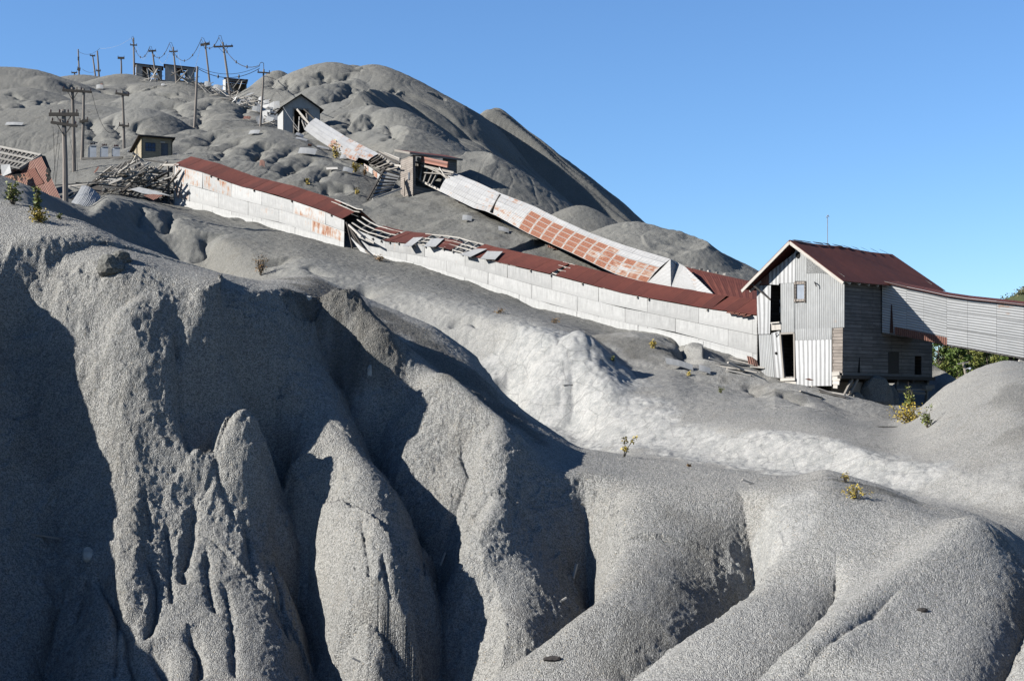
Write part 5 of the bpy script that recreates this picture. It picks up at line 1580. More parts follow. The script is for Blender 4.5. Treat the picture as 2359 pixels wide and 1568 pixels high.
# block-built switch house
c, f, l = corner(325.6, 124, (.93, .37)); wR = run_to(c, f, 397); wL = run_to(c, l, 305.5)
fn = Vector((f.y, -f.x, 0)); ln = -f
zt, zb = zv(314.5, 124), zv(369, 124)
sh = thing('block_shed', 'small tan concrete block shed with blue window and flat dark roof', 'shed', c + Vector((0, 0, zb)))
q = MB(); q.sheet(Zp(c + l * wL, zb - .6), Zp(c, zb - .6), Zp(c, zt), Zp(c + l * wL, zt - .32), .1, off=(.2, 0)); q.build('left_wall', M['blocks'], sh)
w0, w1, wz0, wz1 = run_to(c, f, 335), run_to(c, f, 357.6), zv(349.5, 124.4), zv(330, 124.4)
d0, d1, dz1 = run_to(c, f, 371), run_to(c, f, 387), zv(331.5, 125)
q = MB()
for (x0, x1, z0, z1) in ((0, w0, zb - .6, zt), (w0, w1, zb - .6, wz0), (w0, w1, wz1, zt), (w1, d0, zb - .6, zt), (d0, d1, dz1, zt), (d1, wR, zb - .6, zt)):
    q.sheet(Zp(c + f * x0, z0), Zp(c + f * x1, z0), Zp(c + f * x1, z1), Zp(c + f * x0, z1), .12, off=(x0, z0))
q.build('front_wall', M['blocks'], sh)
q = MB(); q.sheet(Zp(c + f * wR, zb - .6), Zp(c + f * wR + l * wL, zb - .6), Zp(c + f * wR + l * wL, zt - .3), Zp(c + f * wR, zt), .1)
q.sheet(Zp(c + f * wR + l * wL, zb - .6), Zp(c + l * wL, zb - .6), Zp(c + l * wL, zt - .3), Zp(c + f * wR + l * wL, zt - .3), .1); q.build('back_wall', M['blocks'], sh)
q = MB(); o = c - f * .3 - l * .28
q.sheet(Zp(o, zt + .10), Zp(o + f * (wR + .5), zt + .06), Zp(o + f * (wR + .5) + l * (wL + .5), zt - .34), Zp(o + l * (wL + .5), zt - .36), .12); q.build('roof', M['tar'], sh)
q = MB(); q.sheet(Zp(c + f * w0, wz0) - fn * .05, Zp(c + f * w1, wz0) - fn * .05, Zp(c + f * w1, wz1) - fn * .05, Zp(c + f * w0, wz1) - fn * .05, .02); wo = q.build('window', M['glass'], sh)
q = MB()
for t in (0, .33, .66, 1): q.bar(Zp(c + f * (w0 + (w1 - w0) * t), wz0), Zp(c + f * (w0 + (w1 - w0) * t), wz1), .04, .04)
for t in (0, .5, 1): q.bar(Zp(c + f * w0, wz0 + (wz1 - wz0) * t) - fn * .003, Zp(c + f * w1, wz0 + (wz1 - wz0) * t) - fn * .003, .035, .035)
q.build('glazing_bars', M['door'], wo)
q = MB(); q.sheet(Zp(c + f * d0, zb - .5) - fn * .05, Zp(c + f * d1, zb - .5) - fn * .05, Zp(c + f * d1, dz1) - fn * .05, Zp(c + f * d0, dz1) - fn * .05, .04); do = q.build('door', M['door'], sh)
q = MB(); q.bar(Zp(c + f * (d0 - .06), dz1 + .05) + fn * .03, Zp(c + f * (d1 - .25), dz1 + .05) + fn * .03, .05, .09); q.build('door_lintel', M['timber_pale'], sh)
s0 = wL * .45
q = MB(); q.bar(Zp(c + l * s0, zb) + ln * .04, Zp(c + l * s0, zt - .2) + ln * .04, .06, .06); q.build('conduit', M['wire'], sh)
q = MB(); q.tube([Zp(c + l * (wL - .1), zt - .42) - f * .28, Zp(c + l * (wL - .1), zt - .42) - f * .45], .07); q.build('wall_lamp', M['cabinet'], sh)

# the three roofless sheds on the skyline
for (ul, uc, ur, vt, vtr, vb, Yc, lab, holes, pale) in (
        (310, 313.5, 373, 147.5, 151.5, 181, 272, 'leftmost open skyline shed with white corner beside a tall pole', (328, 368), True),
        (378, 380, 448, 149.5, 153.5, 189, 268, 'larger dark skyline shed with sky showing through its open front', (404, 430), False),
        (511, 519.5, 568, 181.5, 182.5, 218, 252, 'open fronted skyline shed with white left wall and braced dark front', (521, 566), True)):
    c, f, l = corner(uc, Yc, (.97, .22)); wR = run_to(c, f, ur); wL = 3.2
    fn = Vector((f.y, -f.x, 0))
    zt, zr, zb = zv(vt, Yc), zv(vtr, Yc), zv(vb, Yc) - 1.0
    t_ = thing('skyline_shed', lab, 'shed', c + Vector((0, 0, zb)), 'derelict sheds on the skyline')
    wl = abs(uc - ul) / FP * Yc
    lft = (Vector((-wl, .8, 0)))
    q = MB(); q.sheet(Zp(c + lft, zb), Zp(c, zb), Zp(c, zt), Zp(c + lft, zt - .1), .06, tone=1); q.build('left_wall', M['zinc_flat'] if pale else M['boards_light'], t_)
    h0, h1 = run_to(c, f, holes[0]), run_to(c, f, holes[1])
    q = MB()
    q.sheet(Zp(c, zb), Zp(c + f * h0, zb), Zp(c + f * h0, zt), Zp(c, zt), .06, tone=.3)
    q.sheet(Zp(c + f * h1, zb), Zp(c + f * wR, zb), Zp(c + f * wR, zr), Zp(c + f * h1, zr), .06, tone=.4)
    q.sheet(Zp(c + f * h0, zt - .45), Zp(c + f * h1, zr - .35), Zp(c + f * h1, zr), Zp(c + f * h0, zt), .06, tone=.2)
    q.build('front_wall', M['zinc_flat'] if not pale or Yc > 260 else M['boards_dark'], t_)
    q = MB(); B = l * wL; wm = h0 + (h1 - h0) * .45; we = h0 + (h1 - h0) * .85
    hz0, hz1 = zt - 2.0, zt - .7
    q.sheet(Zp(c + B, zb), Zp(c + B + f * wm, zb), Zp(c + B + f * wm, zt), Zp(c + B, zt), .05)
    q.sheet(Zp(c + B + f * we, zb), Zp(c + B + f * wR, zb), Zp(c + B + f * wR, zr), Zp(c + B + f * we, zr), .05)
    if Yc > 260:
        q.sheet(Zp(c + B + f * wm, zb), Zp(c + B + f * we, zb), Zp(c + B + f * we, hz0), Zp(c + B + f * wm, hz0), .05)
        q.sheet(Zp(c + B + f * wm, hz1), Zp(c + B + f * we, hz1), Zp(c + B + f * we, zr), Zp(c + B + f * wm, zt), .05)
    else:
        q.sheet(Zp(c + B + f * wm, zb), Zp(c + B + f * we, zb), Zp(c + B + f * we, zr), Zp(c + B + f * wm, zt), .05)
    q.sheet(Zp(c + f * wR, zb), Zp(c + f * wR + B, zb), Zp(c + f * wR + B, zr), Zp(c + f * wR, zr), .05)
    q.build('back_wall', M['boards_dark'], t_)
    q = MB(); o = c - f * .25 - l * .2
    q.sheet(Zp(o, zt + .1), Zp(o + f * (wR + .5), zr + .06), Zp(o + f * (wR + .5) + l * (wL + .3), zr + .12), Zp(o + l * (wL + .3), zt + .2), .10, tone=.6); q.build('roof', M['roof'], t_)
    for k in range(3):
        q = MB(); x = h0 + (h1 - h0) * (k + .5) / 3
        q.bar(Zp(c + f * x, zb + .5), Zp(c + f * (x + (.8 if k != 1 else -.9)), zt - .3), .10, .10); q.build('brace', M['timber'], t_)

# ------------------------------------------------------------ utility poles and their lines
def pole(base, top, Yp, arms, label, r=0.15, head=None, cat='utility pole', group='utility poles up the slope', mat='pole', ins=True, mast=True):
    b, t = P(*base, Yp), P(*top, Yp)
    o = thing('utility_pole', label, cat, b, group)
    MB().tube([b - Vector((0, 0, 1.5)) - (t - b).normalized() * 0, b, b.lerp(t, .5) + Vector((.03, 0, 0)), t], [r, r, r * .85, r * .7], 8, tone=random.random()).build('shaft', M[mat], o, smooth=False)
    for (ul, vl, ur, vr, w) in arms:
        c = P((ul + ur) / 2, (vl + vr) / 2, Yp - .16)
        a, e = P(ul, vl, Yp - .16), P(ur, vr, Yp - .16)
        ar = MB().bar(a, e, .11, w, tone=.1).build('crossarm', M['timber_dark'], o)
        q = MB()
        n = 4 if (e - a).length > 1.6 else 2
        for k in range(n):
            x = a.lerp(e, .06 + .88 * k / (n - 1))
            q.tube([x + Vector((0, 0, w / 2)), x + Vector((0, 0, w / 2 + .10)), x + Vector((0, 0, w / 2 + .22))], [.02, .055, .03], 6)
        if ins: q.build('insulators', M['ceramic'], ar)['kind'] = 'stuff'
        if (e - a).length > 1.4:
            for sgn in (.22, .78):
                x = a.lerp(e, sgn)
                MB().bar(x, Vector((c.x, Yp - .14, c.z - .55 - .12 * (e - a).length)), .04, .05).build('arm_brace', M['timber_dark'], o)
    if head:
        pts = [t] + [P(u, v, Yp) for u, v in head]
        MB().tube(pts, .035, 5).build('pole_top_bracket', M['wire'], o)
    return o


POLES = [
    ((151, 480), (146.6, 253), 96, [(113, 264, 181, 264, .22), (117, 282, 178, 291, .18)], 'nearest dark utility pole with two crossarms beside the rusty collapsed wall', .19, None),
    ((171, 418), (166.6, 202), 118, [(144, 208, 190, 211, .20)], 'left pole of the pair joined near the top by one long crossarm', .16, None),
    ((189, 366), (193, 205), 128, [(175, 209, 211, 213, .18), (183, 281, 203, 278, .2)], 'right pole of the pair, standing left of the transformer cabinets', .15, None),
    ((286, 359), (282, 210), 135, [(266, 215, 297, 220.5, .18), (274, 289, 297, 291, .16)], 'pole with two crossarms between the transformer cabinets and the block shed', .14, None),
    ((446, 329), (454.5, 154), 160, [], 'bare leaning pole without crossarms behind the long lower gallery', .17, None),
    ((309, 182), (307.3, 88), 275, [(299.6, 104, 315.5, 105, .22)], 'tall straight skyline pole at the white corner of the leftmost skyline shed', .2, [(306.5, 84), (304, 85), (303, 90)]),
    ((359.7, 191), (350.5, 116), 268, [(342, 118.5, 359.5, 117.5, .3)], 'leaning skyline pole in front of the leftmost skyline shed', .18, [(348.5, 108), (344.5, 107), (343.5, 110)]),
    ((406.8, 197), (398.5, 109), 262, [(389.6, 119.5, 409, 119, .22)], 'leaning skyline pole in front of the larger dark skyline shed', .18, [(395, 99), (390.5, 98.5), (390, 101)]),
    ((485.8, 223), (472, 97), 235, [(461.6, 104.5, 483, 101, .4)], 'leaning pole with thick short crossarm left of the tallest leaning pole', .17, [(469, 89), (464, 87), (463, 91)]),
    ((532, 236), (513, 98), 215, [(492, 108.5, 536.5, 107, .24)], 'tallest leaning pole with wide braced crossarm before the third skyline shed', .19, [(508.5, 82.5), (504, 82.5), (504, 87)]),
    ((599, 299), (607.5, 160), 160, [(593, 167, 622, 169, .14)], 'pole with hooked top standing left of the small gabled shed', .13, [(607, 146), (603, 144), (599, 146), (597, 151)]),
    ((182, 180), (180, 114), 288, [(179, 137, 182.5, 137, .5), (178, 159.5, 185, 161, .5)], 'thin pole without wide crossarms left of the twin skyline poles', .17, None),
    ((219.5, 178), (213, 127), 288, [(207, 128, 219, 129.5, .25)], 'short leaning skyline pole with crossarm, just left of a taller bare topped one', .17, None),
    ((228, 181), (224, 118), 286, [(221, 163, 232, 164, .25)], 'bare topped skyline pole with low crossarm beside a shorter leaning one', .2, None),
    ((279.4, 177), (278.8, 133), 270, [(271, 134, 286.5, 134.5, .4)], 'short upright skyline pole standing alone on a rounded mound', .17, None),
    ((173, 180), (171, 168), 290, [(164.5, 168, 177.5, 168, .25)], 'tiny pole stub with crossarm at the far left end of the skyline row', .15, None),
]
for (b, t, yy, arms, lab, r, head) in POLES:
    pole(b, t, yy, arms, lab, r, head)


def cable(a, b, sag, label, r=0.03, group='cables strung between the poles', n=14, mat='wire', beads=0):
    pts = [a.lerp(b, i / n) - Vector((0, 0, sag * 4 * (i / n) * (1 - i / n))) for i in range(n + 1)]
    q = MB().tube(pts, r, 4)
    for k in range(beads):
        p = a.lerp(b, (k + 1) / (beads + 1)) - Vector((0, 0, sag * 4 * ((k + 1) / (beads + 1)) * (1 - (k + 1) / (beads + 1))))
        q.tube([p - Vector((0, 0, .18)), p, p + Vector((0, 0, .22))], [.05, .12, .05], 5)
    o = q.build('power_cable', M[mat], None, origin=a)
    return tag(o, label, 'cable', group)


heads = [P(303.5, 89, 275), P(344, 110, 268), P(390, 101, 262), P(463.5, 91, 235), P(504, 87, 215), P(598, 151, 160)]
names = ['the tall straight skyline pole and the leaning one at the leftmost shed', 'the two leaning poles before the leftmost and the dark shed', 'the leaning pole at the dark shed and the thick armed one', 'the thick armed pole and the tallest leaning pole', 'the tallest leaning pole and the hooked pole']
for i, (a, b) in enumerate(zip(heads, heads[1:])):
    cable(a, b, (2.6, 2.2, 3.2, 1.5, 1.6)[i], 'beaded cable between ' + names[i], .045, beads=3)
cable(P(454.5, 158, 160), P(598, 158, 160), 1.0, 'dark cable from the bare leaning pole to the hooked pole', .035, beads=2)
cable(P(454.5, 155, 160), P(598, 153, 160), .8, 'upper dark cable from the bare leaning pole to the hooked pole', .025)
cable(P(182, 120, 288), P(230, 112, 286), .8, 'thin cable between the far left skyline poles', .03)
cable(P(230, 112, 286), P(303, 88, 275), .6, 'faint pale wire up to the tall straight skyline pole', .018, mat='wire_pale')
cable(P(190, 160, 288), P(224, 163, 286), .5, 'low dark cable between the twin skyline poles', .03)
cable(P(409, 119, 262), P(462, 104, 235), 5.0, 'pale slack wire hanging right of the dark skyline shed', .018, mat='wire_pale')
cable(P(315, 105, 275), P(342, 118, 268), 2.0, 'pale slack wire above the leftmost skyline shed', .018, mat='wire_pale')
cable(P(359, 118, 268), P(390, 119, 262), 2.2, 'pale slack wire between the two skyline sheds', .018, mat='wire_pale')
cable(P(211, 213, 128), P(274, 290, 135), 1.8, 'dark wire from the pole pair to the pole by the cabinets', .02)
cable(P(652, 247, 154), P(690, 300, 152), .1, 'pale guy wire across the front of the small gabled shed', .02, mat='wire_pale')
cable(P(607, 160, 160), P(652, 225, 155), .3, 'thin wire from the hooked pole to the small gabled shed', .015)
for i, (u0, v0, u1, v1) in enumerate(((122, 292, 128, 420), (135, 300, 122, 415), (137, 330, 128, 425), (158, 300, 176, 400), (172, 290, 180, 410))):
    cable(P(u0, v0, 97 if i < 3 else 117), P(u1, v1, 99 if i < 3 else 116), .05, 'dark wires hanging down from the crossarms of the nearest poles', .014, 'hanging wires at the near poles')

# ------------------------------------------------------------ transformer cabinets on a timber
def cabinet(u0, u1, v0, v1, Yc, label):
    a, b = P(u0, v1, Yc), P(u1, v1, Yc); h = (v1 - v0) / FP * Yc; w = (b - a)
    dep = Vector((-.22, .55, 0)); wl = w.normalized(); upv = Vector((0, 0, 1))
    o = thing('transformer_cabinet', label, 'transformer', a, 'transformer cabinets')
    MB().box(a, w, dep, upv * (h * .90)).build('tank', M['cabinet'], o)
    lid = MB(); n = 6
    for i in range(n):
        f0, f1 = i / n, (i + 1) / n
        z = lambda f: h * .90 + h * .10 * math.sin(math.pi * f)
        p0, p1 = a - wl * .06 + (w + wl * .12) * f0, a - wl * .06 + (w + wl * .12) * f1
        lid.face([p0 - dep * .1 + upv * z(f0), p1 - dep * .1 + upv * z(f1), p1 + dep * 1.1 + upv * z(f1), p0 + dep * 1.1 + upv * z(f0)])
        lid.face([p0 - dep * .1 + upv * (h * .88), p1 - dep * .1 + upv * (h * .88), p1 - dep * .1 + upv * z(f1), p0 - dep * .1 + upv * z(f0)])
    lid.build('lid', M['steel'], o)
    for k in range(5):
        p = a - wl * .05 + dep * (.1 + .18 * k)
        MB().bar(p + upv * .1, p + upv * (h * .82), .05, .03).build('cooling_fin', M['cabinet'], o)
    for k in (.25, .5, .75):
        p = a + w * k + dep * .4 + upv * (h * .98)
        MB().tube([p, p + upv * .12, p + upv * .22], [.05, .07, .03], 6).build('bushing', M['ceramic'], o)
    return o


cabinet(206.5, 222, 333, 367, 128, 'tallest grey transformer cabinet, first of three beside the pole pair')
cabinet(234, 249, 336, 364, 128, 'grey transformer cabinet in the middle of the row of three')
cabinet(261, 276, 338, 361, 128, 'smallest grey transformer cabinet of three, nearest the block shed')
tag(MB().bar(P(189, 366, 127.6), P(283, 363, 127.6), .25, .16, tone=.7).build('timber_sill', M['timber'], None, origin=P(189, 366, 127.6)), 'long grey timber lying in front of the transformer cabinets', 'timber')
for u, v in ((203, 366), (231, 366), (255, 366), (258, 363), (279, 362)):
    pass

# ------------------------------------------------------------ the collapsed building at the far left
cb = thing('collapsed_building', 'collapsed building with leaning rusty corrugated wall and bare white roof lattice', 'ruin', P(60, 430, 106))
w0, w1, w2, w3 = P(-60, 428, 107.5), P(95, 360.5, 107), P(149, 478, 103.5), P(-10, 530, 104)
q = MB(); nn = 8
for i in range(nn):
    a, b = i / nn, (i + 1) / nn
    q.sheet(w3.lerp(w2, a), w3.lerp(w2, b), w0.lerp(w1, b), w0.lerp(w1, a), .02, tone=random.uniform(.2, .8), rust=random.choice((.2, .3, .5)), off=(a * 5, 0))
q.build('leaning_wall', M['rust_wave'], cb)
q = MB()
for pts in ([(62, 392), (80, 387), (101, 422), (84, 428)],):
    pl = [on_plane(u, v, w1 + (w1 - w0).cross(w2 - w1).normalized() * (-.06), (w1 - w0).cross(w2 - w1).normalized()) for u, v in pts]
    nrm_ = (pl[1] - pl[0]).cross(pl[2] - pl[1])
    if nrm_.y > 0: pl.reverse()
    q.sheet(*pl, .02, tone=.1, rust=.8)
q.build('darker_patch', M['rust_wave'], cb)
pn_ = (w1 - w0).cross(w2 - w1).normalized()
if pn_.y > 0: pn_ = -pn_
for i, (u, v, s_) in enumerate(((110, 393, .12), (113, 402, .1), (112.5, 408, .14), (110, 415, .1), (107, 404, .07), (115, 398, .06), (32, 402, .1), (36, 408, .12), (42, 399, .14), (46, 405, .1), (38, 414, .09), (50, 413, .08), (55, 404, .06), (43, 420, .06), (28, 412, .06), (48, 396, .05), (35, 397, .06), (58, 412, .05))):
    c_ = on_plane(u, v, w1 + pn_ * .03, pn_)
    ring = [c_ + Vector((math.cos(t) * s_ * 1.1, 0, 0)) + Vector((0, -.02, math.sin(t) * s_ * 1.6)) for t in [2 * math.pi * k / 7 for k in range(7)]]
    ring = [on_plane(CU + FP * p.x / p.y, CV - FP * p.z / p.y, w1 + pn_ * .03, pn_) for p in ring]
    q = MB(); q.face(ring); q.face(list(reversed([p - pn_ * .01 for p in ring]))); q.build('torn_hole', M['black'], cb)
# roof lattice
e0, e1, e2, e3 = P(-60, 326, 109.5), P(95, 357, 108), P(46, 388, 106.5), P(-60, 366, 106.6)
for k in range(4):
    t = k / 3
    q = MB(); q.bar(e0.lerp(e3, t), e1.lerp(e2, t), .14, .14, tone=.6 + .1 * k); q.build('purlin', M['timber_pale'], cb)
for k in range(12):
    t = .28 + .72 * k / 11
    q = MB(); q.bar(e0.lerp(e1, t) - Vector((0, 0, .12)), e3.lerp(e2, t) - Vector((0, 0, .12)), .10, .12); q.build('rafter', M['timber'], cb)
    m_ = e0.lerp(e1, t)
    q = MB(); q.bar(m_ - Vector((.25, 0, .55)), m_, .06, .08); q.bar(m_ + Vector((.3, 0, -.55)), m_, .06, .08); q.build('truss_web', M['timber_dark'], cb)
q = MB(); q.bar(e1, e2, .14, .14); q.build('end_rafter', M['timber'], cb)
q = MB(); q.bar(P(98, 362, 108.2), P(112, 398, 107.6), .3, .3); q.build('corner_post', M['timber_dark'], cb)
q = MB(); q.sheet(P(4, 408, 105), P(26, 398, 105), P(22, 378, 105.6), P(2, 380, 105.6), .02, tone=.9); q.build('fallen_sheet', M['zinc_flat'], cb)
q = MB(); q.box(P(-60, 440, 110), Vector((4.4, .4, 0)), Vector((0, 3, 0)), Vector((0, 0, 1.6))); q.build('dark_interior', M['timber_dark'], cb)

# curled corrugated sheet sliding down into the gully
cs = MB(); n = 7
la = [(188, 428, 101), (178, 446, 100), (166, 464, 99), (153, 480, 98), (149, 490, 97.4)]
lb = [(232, 452, 100.5), (229, 462, 99.4), (226, 474, 98.2), (212, 492, 97.2), (202, 499, 96.5)]
for (p, p2), (r, r2) in zip(zip(la, la[1:]), zip(lb, lb[1:])):
    A, A2, B_, B2 = P(*p), P(*p2), P(*r), P(*r2)
    for i in range(n):
        f0, f1 = i / n, (i + 1) / n
        up_ = lambda f: Vector((0, -.25, .22)) * math.sin(math.pi * f)
        cs.sheet(A2.lerp(B2, f0) + up_(f0), A2.lerp(B2, f1) + up_(f1), A.lerp(B_, f1) + up_(f1), A.lerp(B_, f0) + up_(f0), .012, tone=.5, off=(f0 * 2, p[1] * .02))
tag(cs.build('curled_sheet', M['zinc_wave'], None, origin=P(190, 470, 98.5)), 'large curled grey corrugated sheet sliding into the shaded gully by the near pole', 'metal sheet')


# ------------------------------------------------------------ loose boards: one plank, copied and laid where they fell
def plank_mesh(l, w, h, mat):
    q = MB(); q.bar((-l / 2, 0, 0), (l / 2, 0, 0), w, h)
    # a splintered end
    q.bar((l / 2 - .02, w * .2, 0), (l / 2 + .12, w * .24, .01), w * .4, h * .8)
    me_o = q.build('plank', M[mat], None)
    return me_o


protos = {}
for m_ in ('timber', 'timber_pale', 'timber_dark'):
    for l in (1.2, 2.2, 3.4):
        o = plank_mesh(l, .16, .06, m_)
        protos[(m_, l)] = o.data
        bpy.data.objects.remove(o)


def lay(u, v, ang, l, m_, label, group, ymin, ymax, tilt=0.0, lift=0.05, cat='plank', s=1.0):
    """a plank whose middle is seen at u, v, pointing at ang degrees on the sheet"""
    p = hit(u, v, ymin, ymax)
    if p is None: return None
    d = Vector((math.cos(R(ang)), random.uniform(-.5, .5), math.sin(R(ang)))).normalized()
    q = p + d * .4
    if 9 < q.y < 400 and tilt == 0:
        # rest on the slope
        h = zat(q.x, q.y) - zat(p.x, p.y)
        d = Vector((d.x * .4, d.y * .4, .5 * h + .5 * d.z * .4)).normalized()
    o = bpy.data.objects.new('plank', protos[(m_, l)])
    COL.objects.link(o)
    o.location = Vector((p.x, p.y, max(p.z, zat(p.x, p.y)) + lift))
    o.rotation_mode = 'QUATERNION'
    o.rotation_quaternion = d.to_track_quat('X', 'Z')
    o.scale = (s, s * random.uniform(.8, 1.4), s)
    return tag(o, label, cat, group)


rq = random.Random(21)
random.seed(5)
# the heap at the upper end of the lower gallery: boards propped in all directions
spine = [(205, 432), (225, 412), (260, 400), (300, 392), (340, 400), (380, 395), (395, 415), (350, 425), (300, 422), (260, 428), (330, 440), (370, 440), (290, 408)]
for i in range(95):
    a = rq.choice(spine)
    u, v = a[0] + rq.uniform(-28, 28), a[1] + rq.uniform(-9, 13)
    if u > 398: continue
    k = rq.random()
    m_ = 'timber' if k < .28 else ('timber_pale' if k < .86 else 'timber_dark')
    ang = rq.choice((22, 28, 32, 25, 160, 8, -5, 12, 0, -14, 45)) + rq.uniform(-8, 8)
    l = rq.choice((1.2, 2.2, 2.2, 3.4))
    yb = float(np.interp(u, (200, 240, 400), (104, 107, 110))) + rq.uniform(-2, 2)
    o = bpy.data.objects.new('plank', protos[(m_, l)]); COL.objects.link(o)
    o.location = P(u, v, yb)
    gz_ = zat(o.location.x, o.location.y)
    if o.location.z < gz_ + .05: o.location.z = gz_ + .05
    d = Vector((math.cos(R(ang)), rq.uniform(-.6, .6), math.sin(R(ang)))).normalized()
    o.rotation_mode = 'QUATERNION'; o.rotation_quaternion = d.to_track_quat('X', 'Z')
    o.scale = (1, rq.uniform(.7, 1.2), rq.uniform(.8, 1.5))
    tag(o, 'splintered board in the timber heap at the upper end of the lower gallery', 'plank', 'boards in the heap at the gallery end')
# the standing remains there: a bowed roof frame, posts and sheets
hf = thing('broken_roof_frame', 'bowed bare roof frame lying on the timber heap above the shaded gully', 'roof frame', P(250, 420, 108))
arc = [(204, 430), (222, 414), (246, 399), (272, 386), (300, 374), (318, 366)]
for k in range(4):
    q = MB(); pts = [P(u + 7 * k, v + 9 * k, 108.5 - .7 * k) + Vector((0, 0, .05)) for u, v in arc]
    for a, b in zip(pts, pts[1:]): q.bar(a, b, .12, .14, tone=.4 + .2 * (k % 3))
    q.build('bowed_rail', M['timber_pale'] if k == 1 else M['timber'], hf)
for j in range(9):
    t = j / 8 * 4.99; i = int(t); f = t - i
    u, v = arc[i][0] + (arc[i + 1][0] - arc[i][0]) * f, arc[i][1] + (arc[i + 1][1] - arc[i][1]) * f
    q = MB(); q.bar(P(u, v - 2, 108.6), P(u + 24, v + 31, 106.3), .08, .10, tone=rq.random()); q.build('cross_slat', M['timber_dark'] if j % 2 else M['timber'], hf)
hp = [((319, 366), (321, 408), 109, 'timber', .26, 'tall grey post standing upright in the timber heap'), ((296, 414), (318, 376), 109, 'timber_pale', .13, 'pale prop leaning against the tall post in the timber heap'),
      ((340, 385), (330, 410), 109.3, 'timber_pale', .14, 'short pale prop right of the tall post in the timber heap'), ((305, 352), (330, 372), 112, 'timber', .14, 'grey board leaning at the left corner of the block shed'),
      ((236, 430), (282, 411), 106, 'timber_pale', .16, 'long pale board forming the left edge of the timber heap'), ((236, 431), (300, 432), 105.5, 'timber_pale', .16, 'long pale board along the lower edge of the timber heap'),
      ((282, 440), (303, 424), 105, 'timber_dark', .16, 'dark board poking out over the cliff from the timber heap'), ((385, 372), (358, 400), 109, 'timber', .12, 'thin grey board leaning towards the gallery end'),
      ((332, 368), (398, 378), 110, 'timber', .10, 'long thin rail running from the block shed to the gallery')]
for (a, b, yy, m_, w_, lab) in hp:
    pa = P(*a, yy)
    tag(MB().bar(pa, P(*b, yy + rq.uniform(-.6, .6)), w_, w_, tone=rq.random()).build('timber_post' if 'post' in lab else 'board', M[m_], None, origin=pa), lab, 'timber')
sheets = [([(325, 424), (345, 404), (360, 385), (358, 405), (340, 424)], 107.5, 'zinc_flat', .1, 'large bluish sheet leaning in the timber heap near the gallery end'),
          ([(298, 436), (330, 446), (352, 449), (384, 448), (396, 452), (360, 440), (320, 431)], 104.8, 'zinc_flat', .05, 'long pale sheet spilling over the cliff edge below the timber heap'),
          ([(330, 450), (354, 461), (376, 450), (352, 447)], 104.2, 'rust_wave', .2, 'orange rusted sheet end below the timber heap'),
          ([(236, 415), (262, 418), (296, 418), (262, 410)], 106.5, 'zinc_flat', .02, 'white sheet lying flat in the left of the timber heap'),
          ([(196, 428), (205, 420), (238, 432), (230, 446)], 104.8, 'timber_dark', 0, 'dark panel at the lower left end of the timber heap'),
          ([(215, 398), (226, 383), (228, 386), (219, 400)], 107.5, 'rust_wave', .2, 'small orange scrap standing at the top left of the timber heap')]
for pts, yy, m_, rr, lab in sheets:
    q = [P(u, v, yy + (430 - v) * .03) for u, v in pts]
    n_ = (q[1] - q[0]).cross(q[2] - q[1])
    if n_.y > 0: q.reverse()
    tag(MB().poly(q, .012, tone=.85, rust=rr).build('loose_sheet', M[m_], None, origin=q[0]), lab, 'metal sheet')
# the trail of wreckage down from the skyline sheds to the gabled shed
tr = [(440, 190), (470, 200), (500, 210), (530, 225), (560, 235), (585, 245), (605, 255), (620, 265), (630, 278), (600, 285), (585, 270)]
for i in range(130):
    k = rq.uniform(0, 7.99); j = int(k); f = k - j
    u = tr[j][0] + (tr[j + 1][0] - tr[j][0]) * f + rq.gauss(0, 12); v = tr[j][1] + (tr[j + 1][1] - tr[j][1]) * f + rq.gauss(0, 7)
    m_ = 'timber_pale' if rq.random() < .88 else 'timber'
    lay(u, v, rq.uniform(-70, 50), rq.choice((1.2, 1.2, 2.2)), m_, 'pale board in the trail of wreckage below the skyline sheds', 'boards in the wreckage trail', 120, 320, lift=rq.uniform(.05, .5), s=1.0)
for (uc, vc, du, dv, n_) in ((352, 180, 20, 7, 34), (420, 184, 26, 9, 44), (540, 208, 18, 8, 26)):
    for i in range(n_):
        u, v = uc + rq.gauss(0, du * .5), vc + rq.gauss(0, dv * .5)
        o = lay(u, v + 4, rq.uniform(-80, 80), rq.choice((1.2, 2.2)), 'timber_pale' if rq.random() < .75 else 'timber', 'pale splintered board heaped at the open front of a skyline shed', 'boards heaped at the skyline sheds', 150, 330, tilt=1, lift=rq.uniform(.1, 1.6), s=1.2)
for i in range(9):
    lay(1700 + rq.uniform(-20, 45), 848 + rq.uniform(-14, 14), rq.uniform(-20, 20), rq.choice((1.2, 2.2)), 'timber_pale', 'bleached board lying at the left foot of the mill house', 'boards at the foot of the mill house', 60, 84)
for i in range(8):
    lay(1890 + rq.uniform(-30, 30), 900 + rq.uniform(-6, 14), rq.uniform(-30, 0), rq.choice((1.2, 2.2)), 'timber_pale' if i % 2 else 'timber', 'broken board lying under the front corner of the mill house', 'boards under the mill house corner', 60, 84)

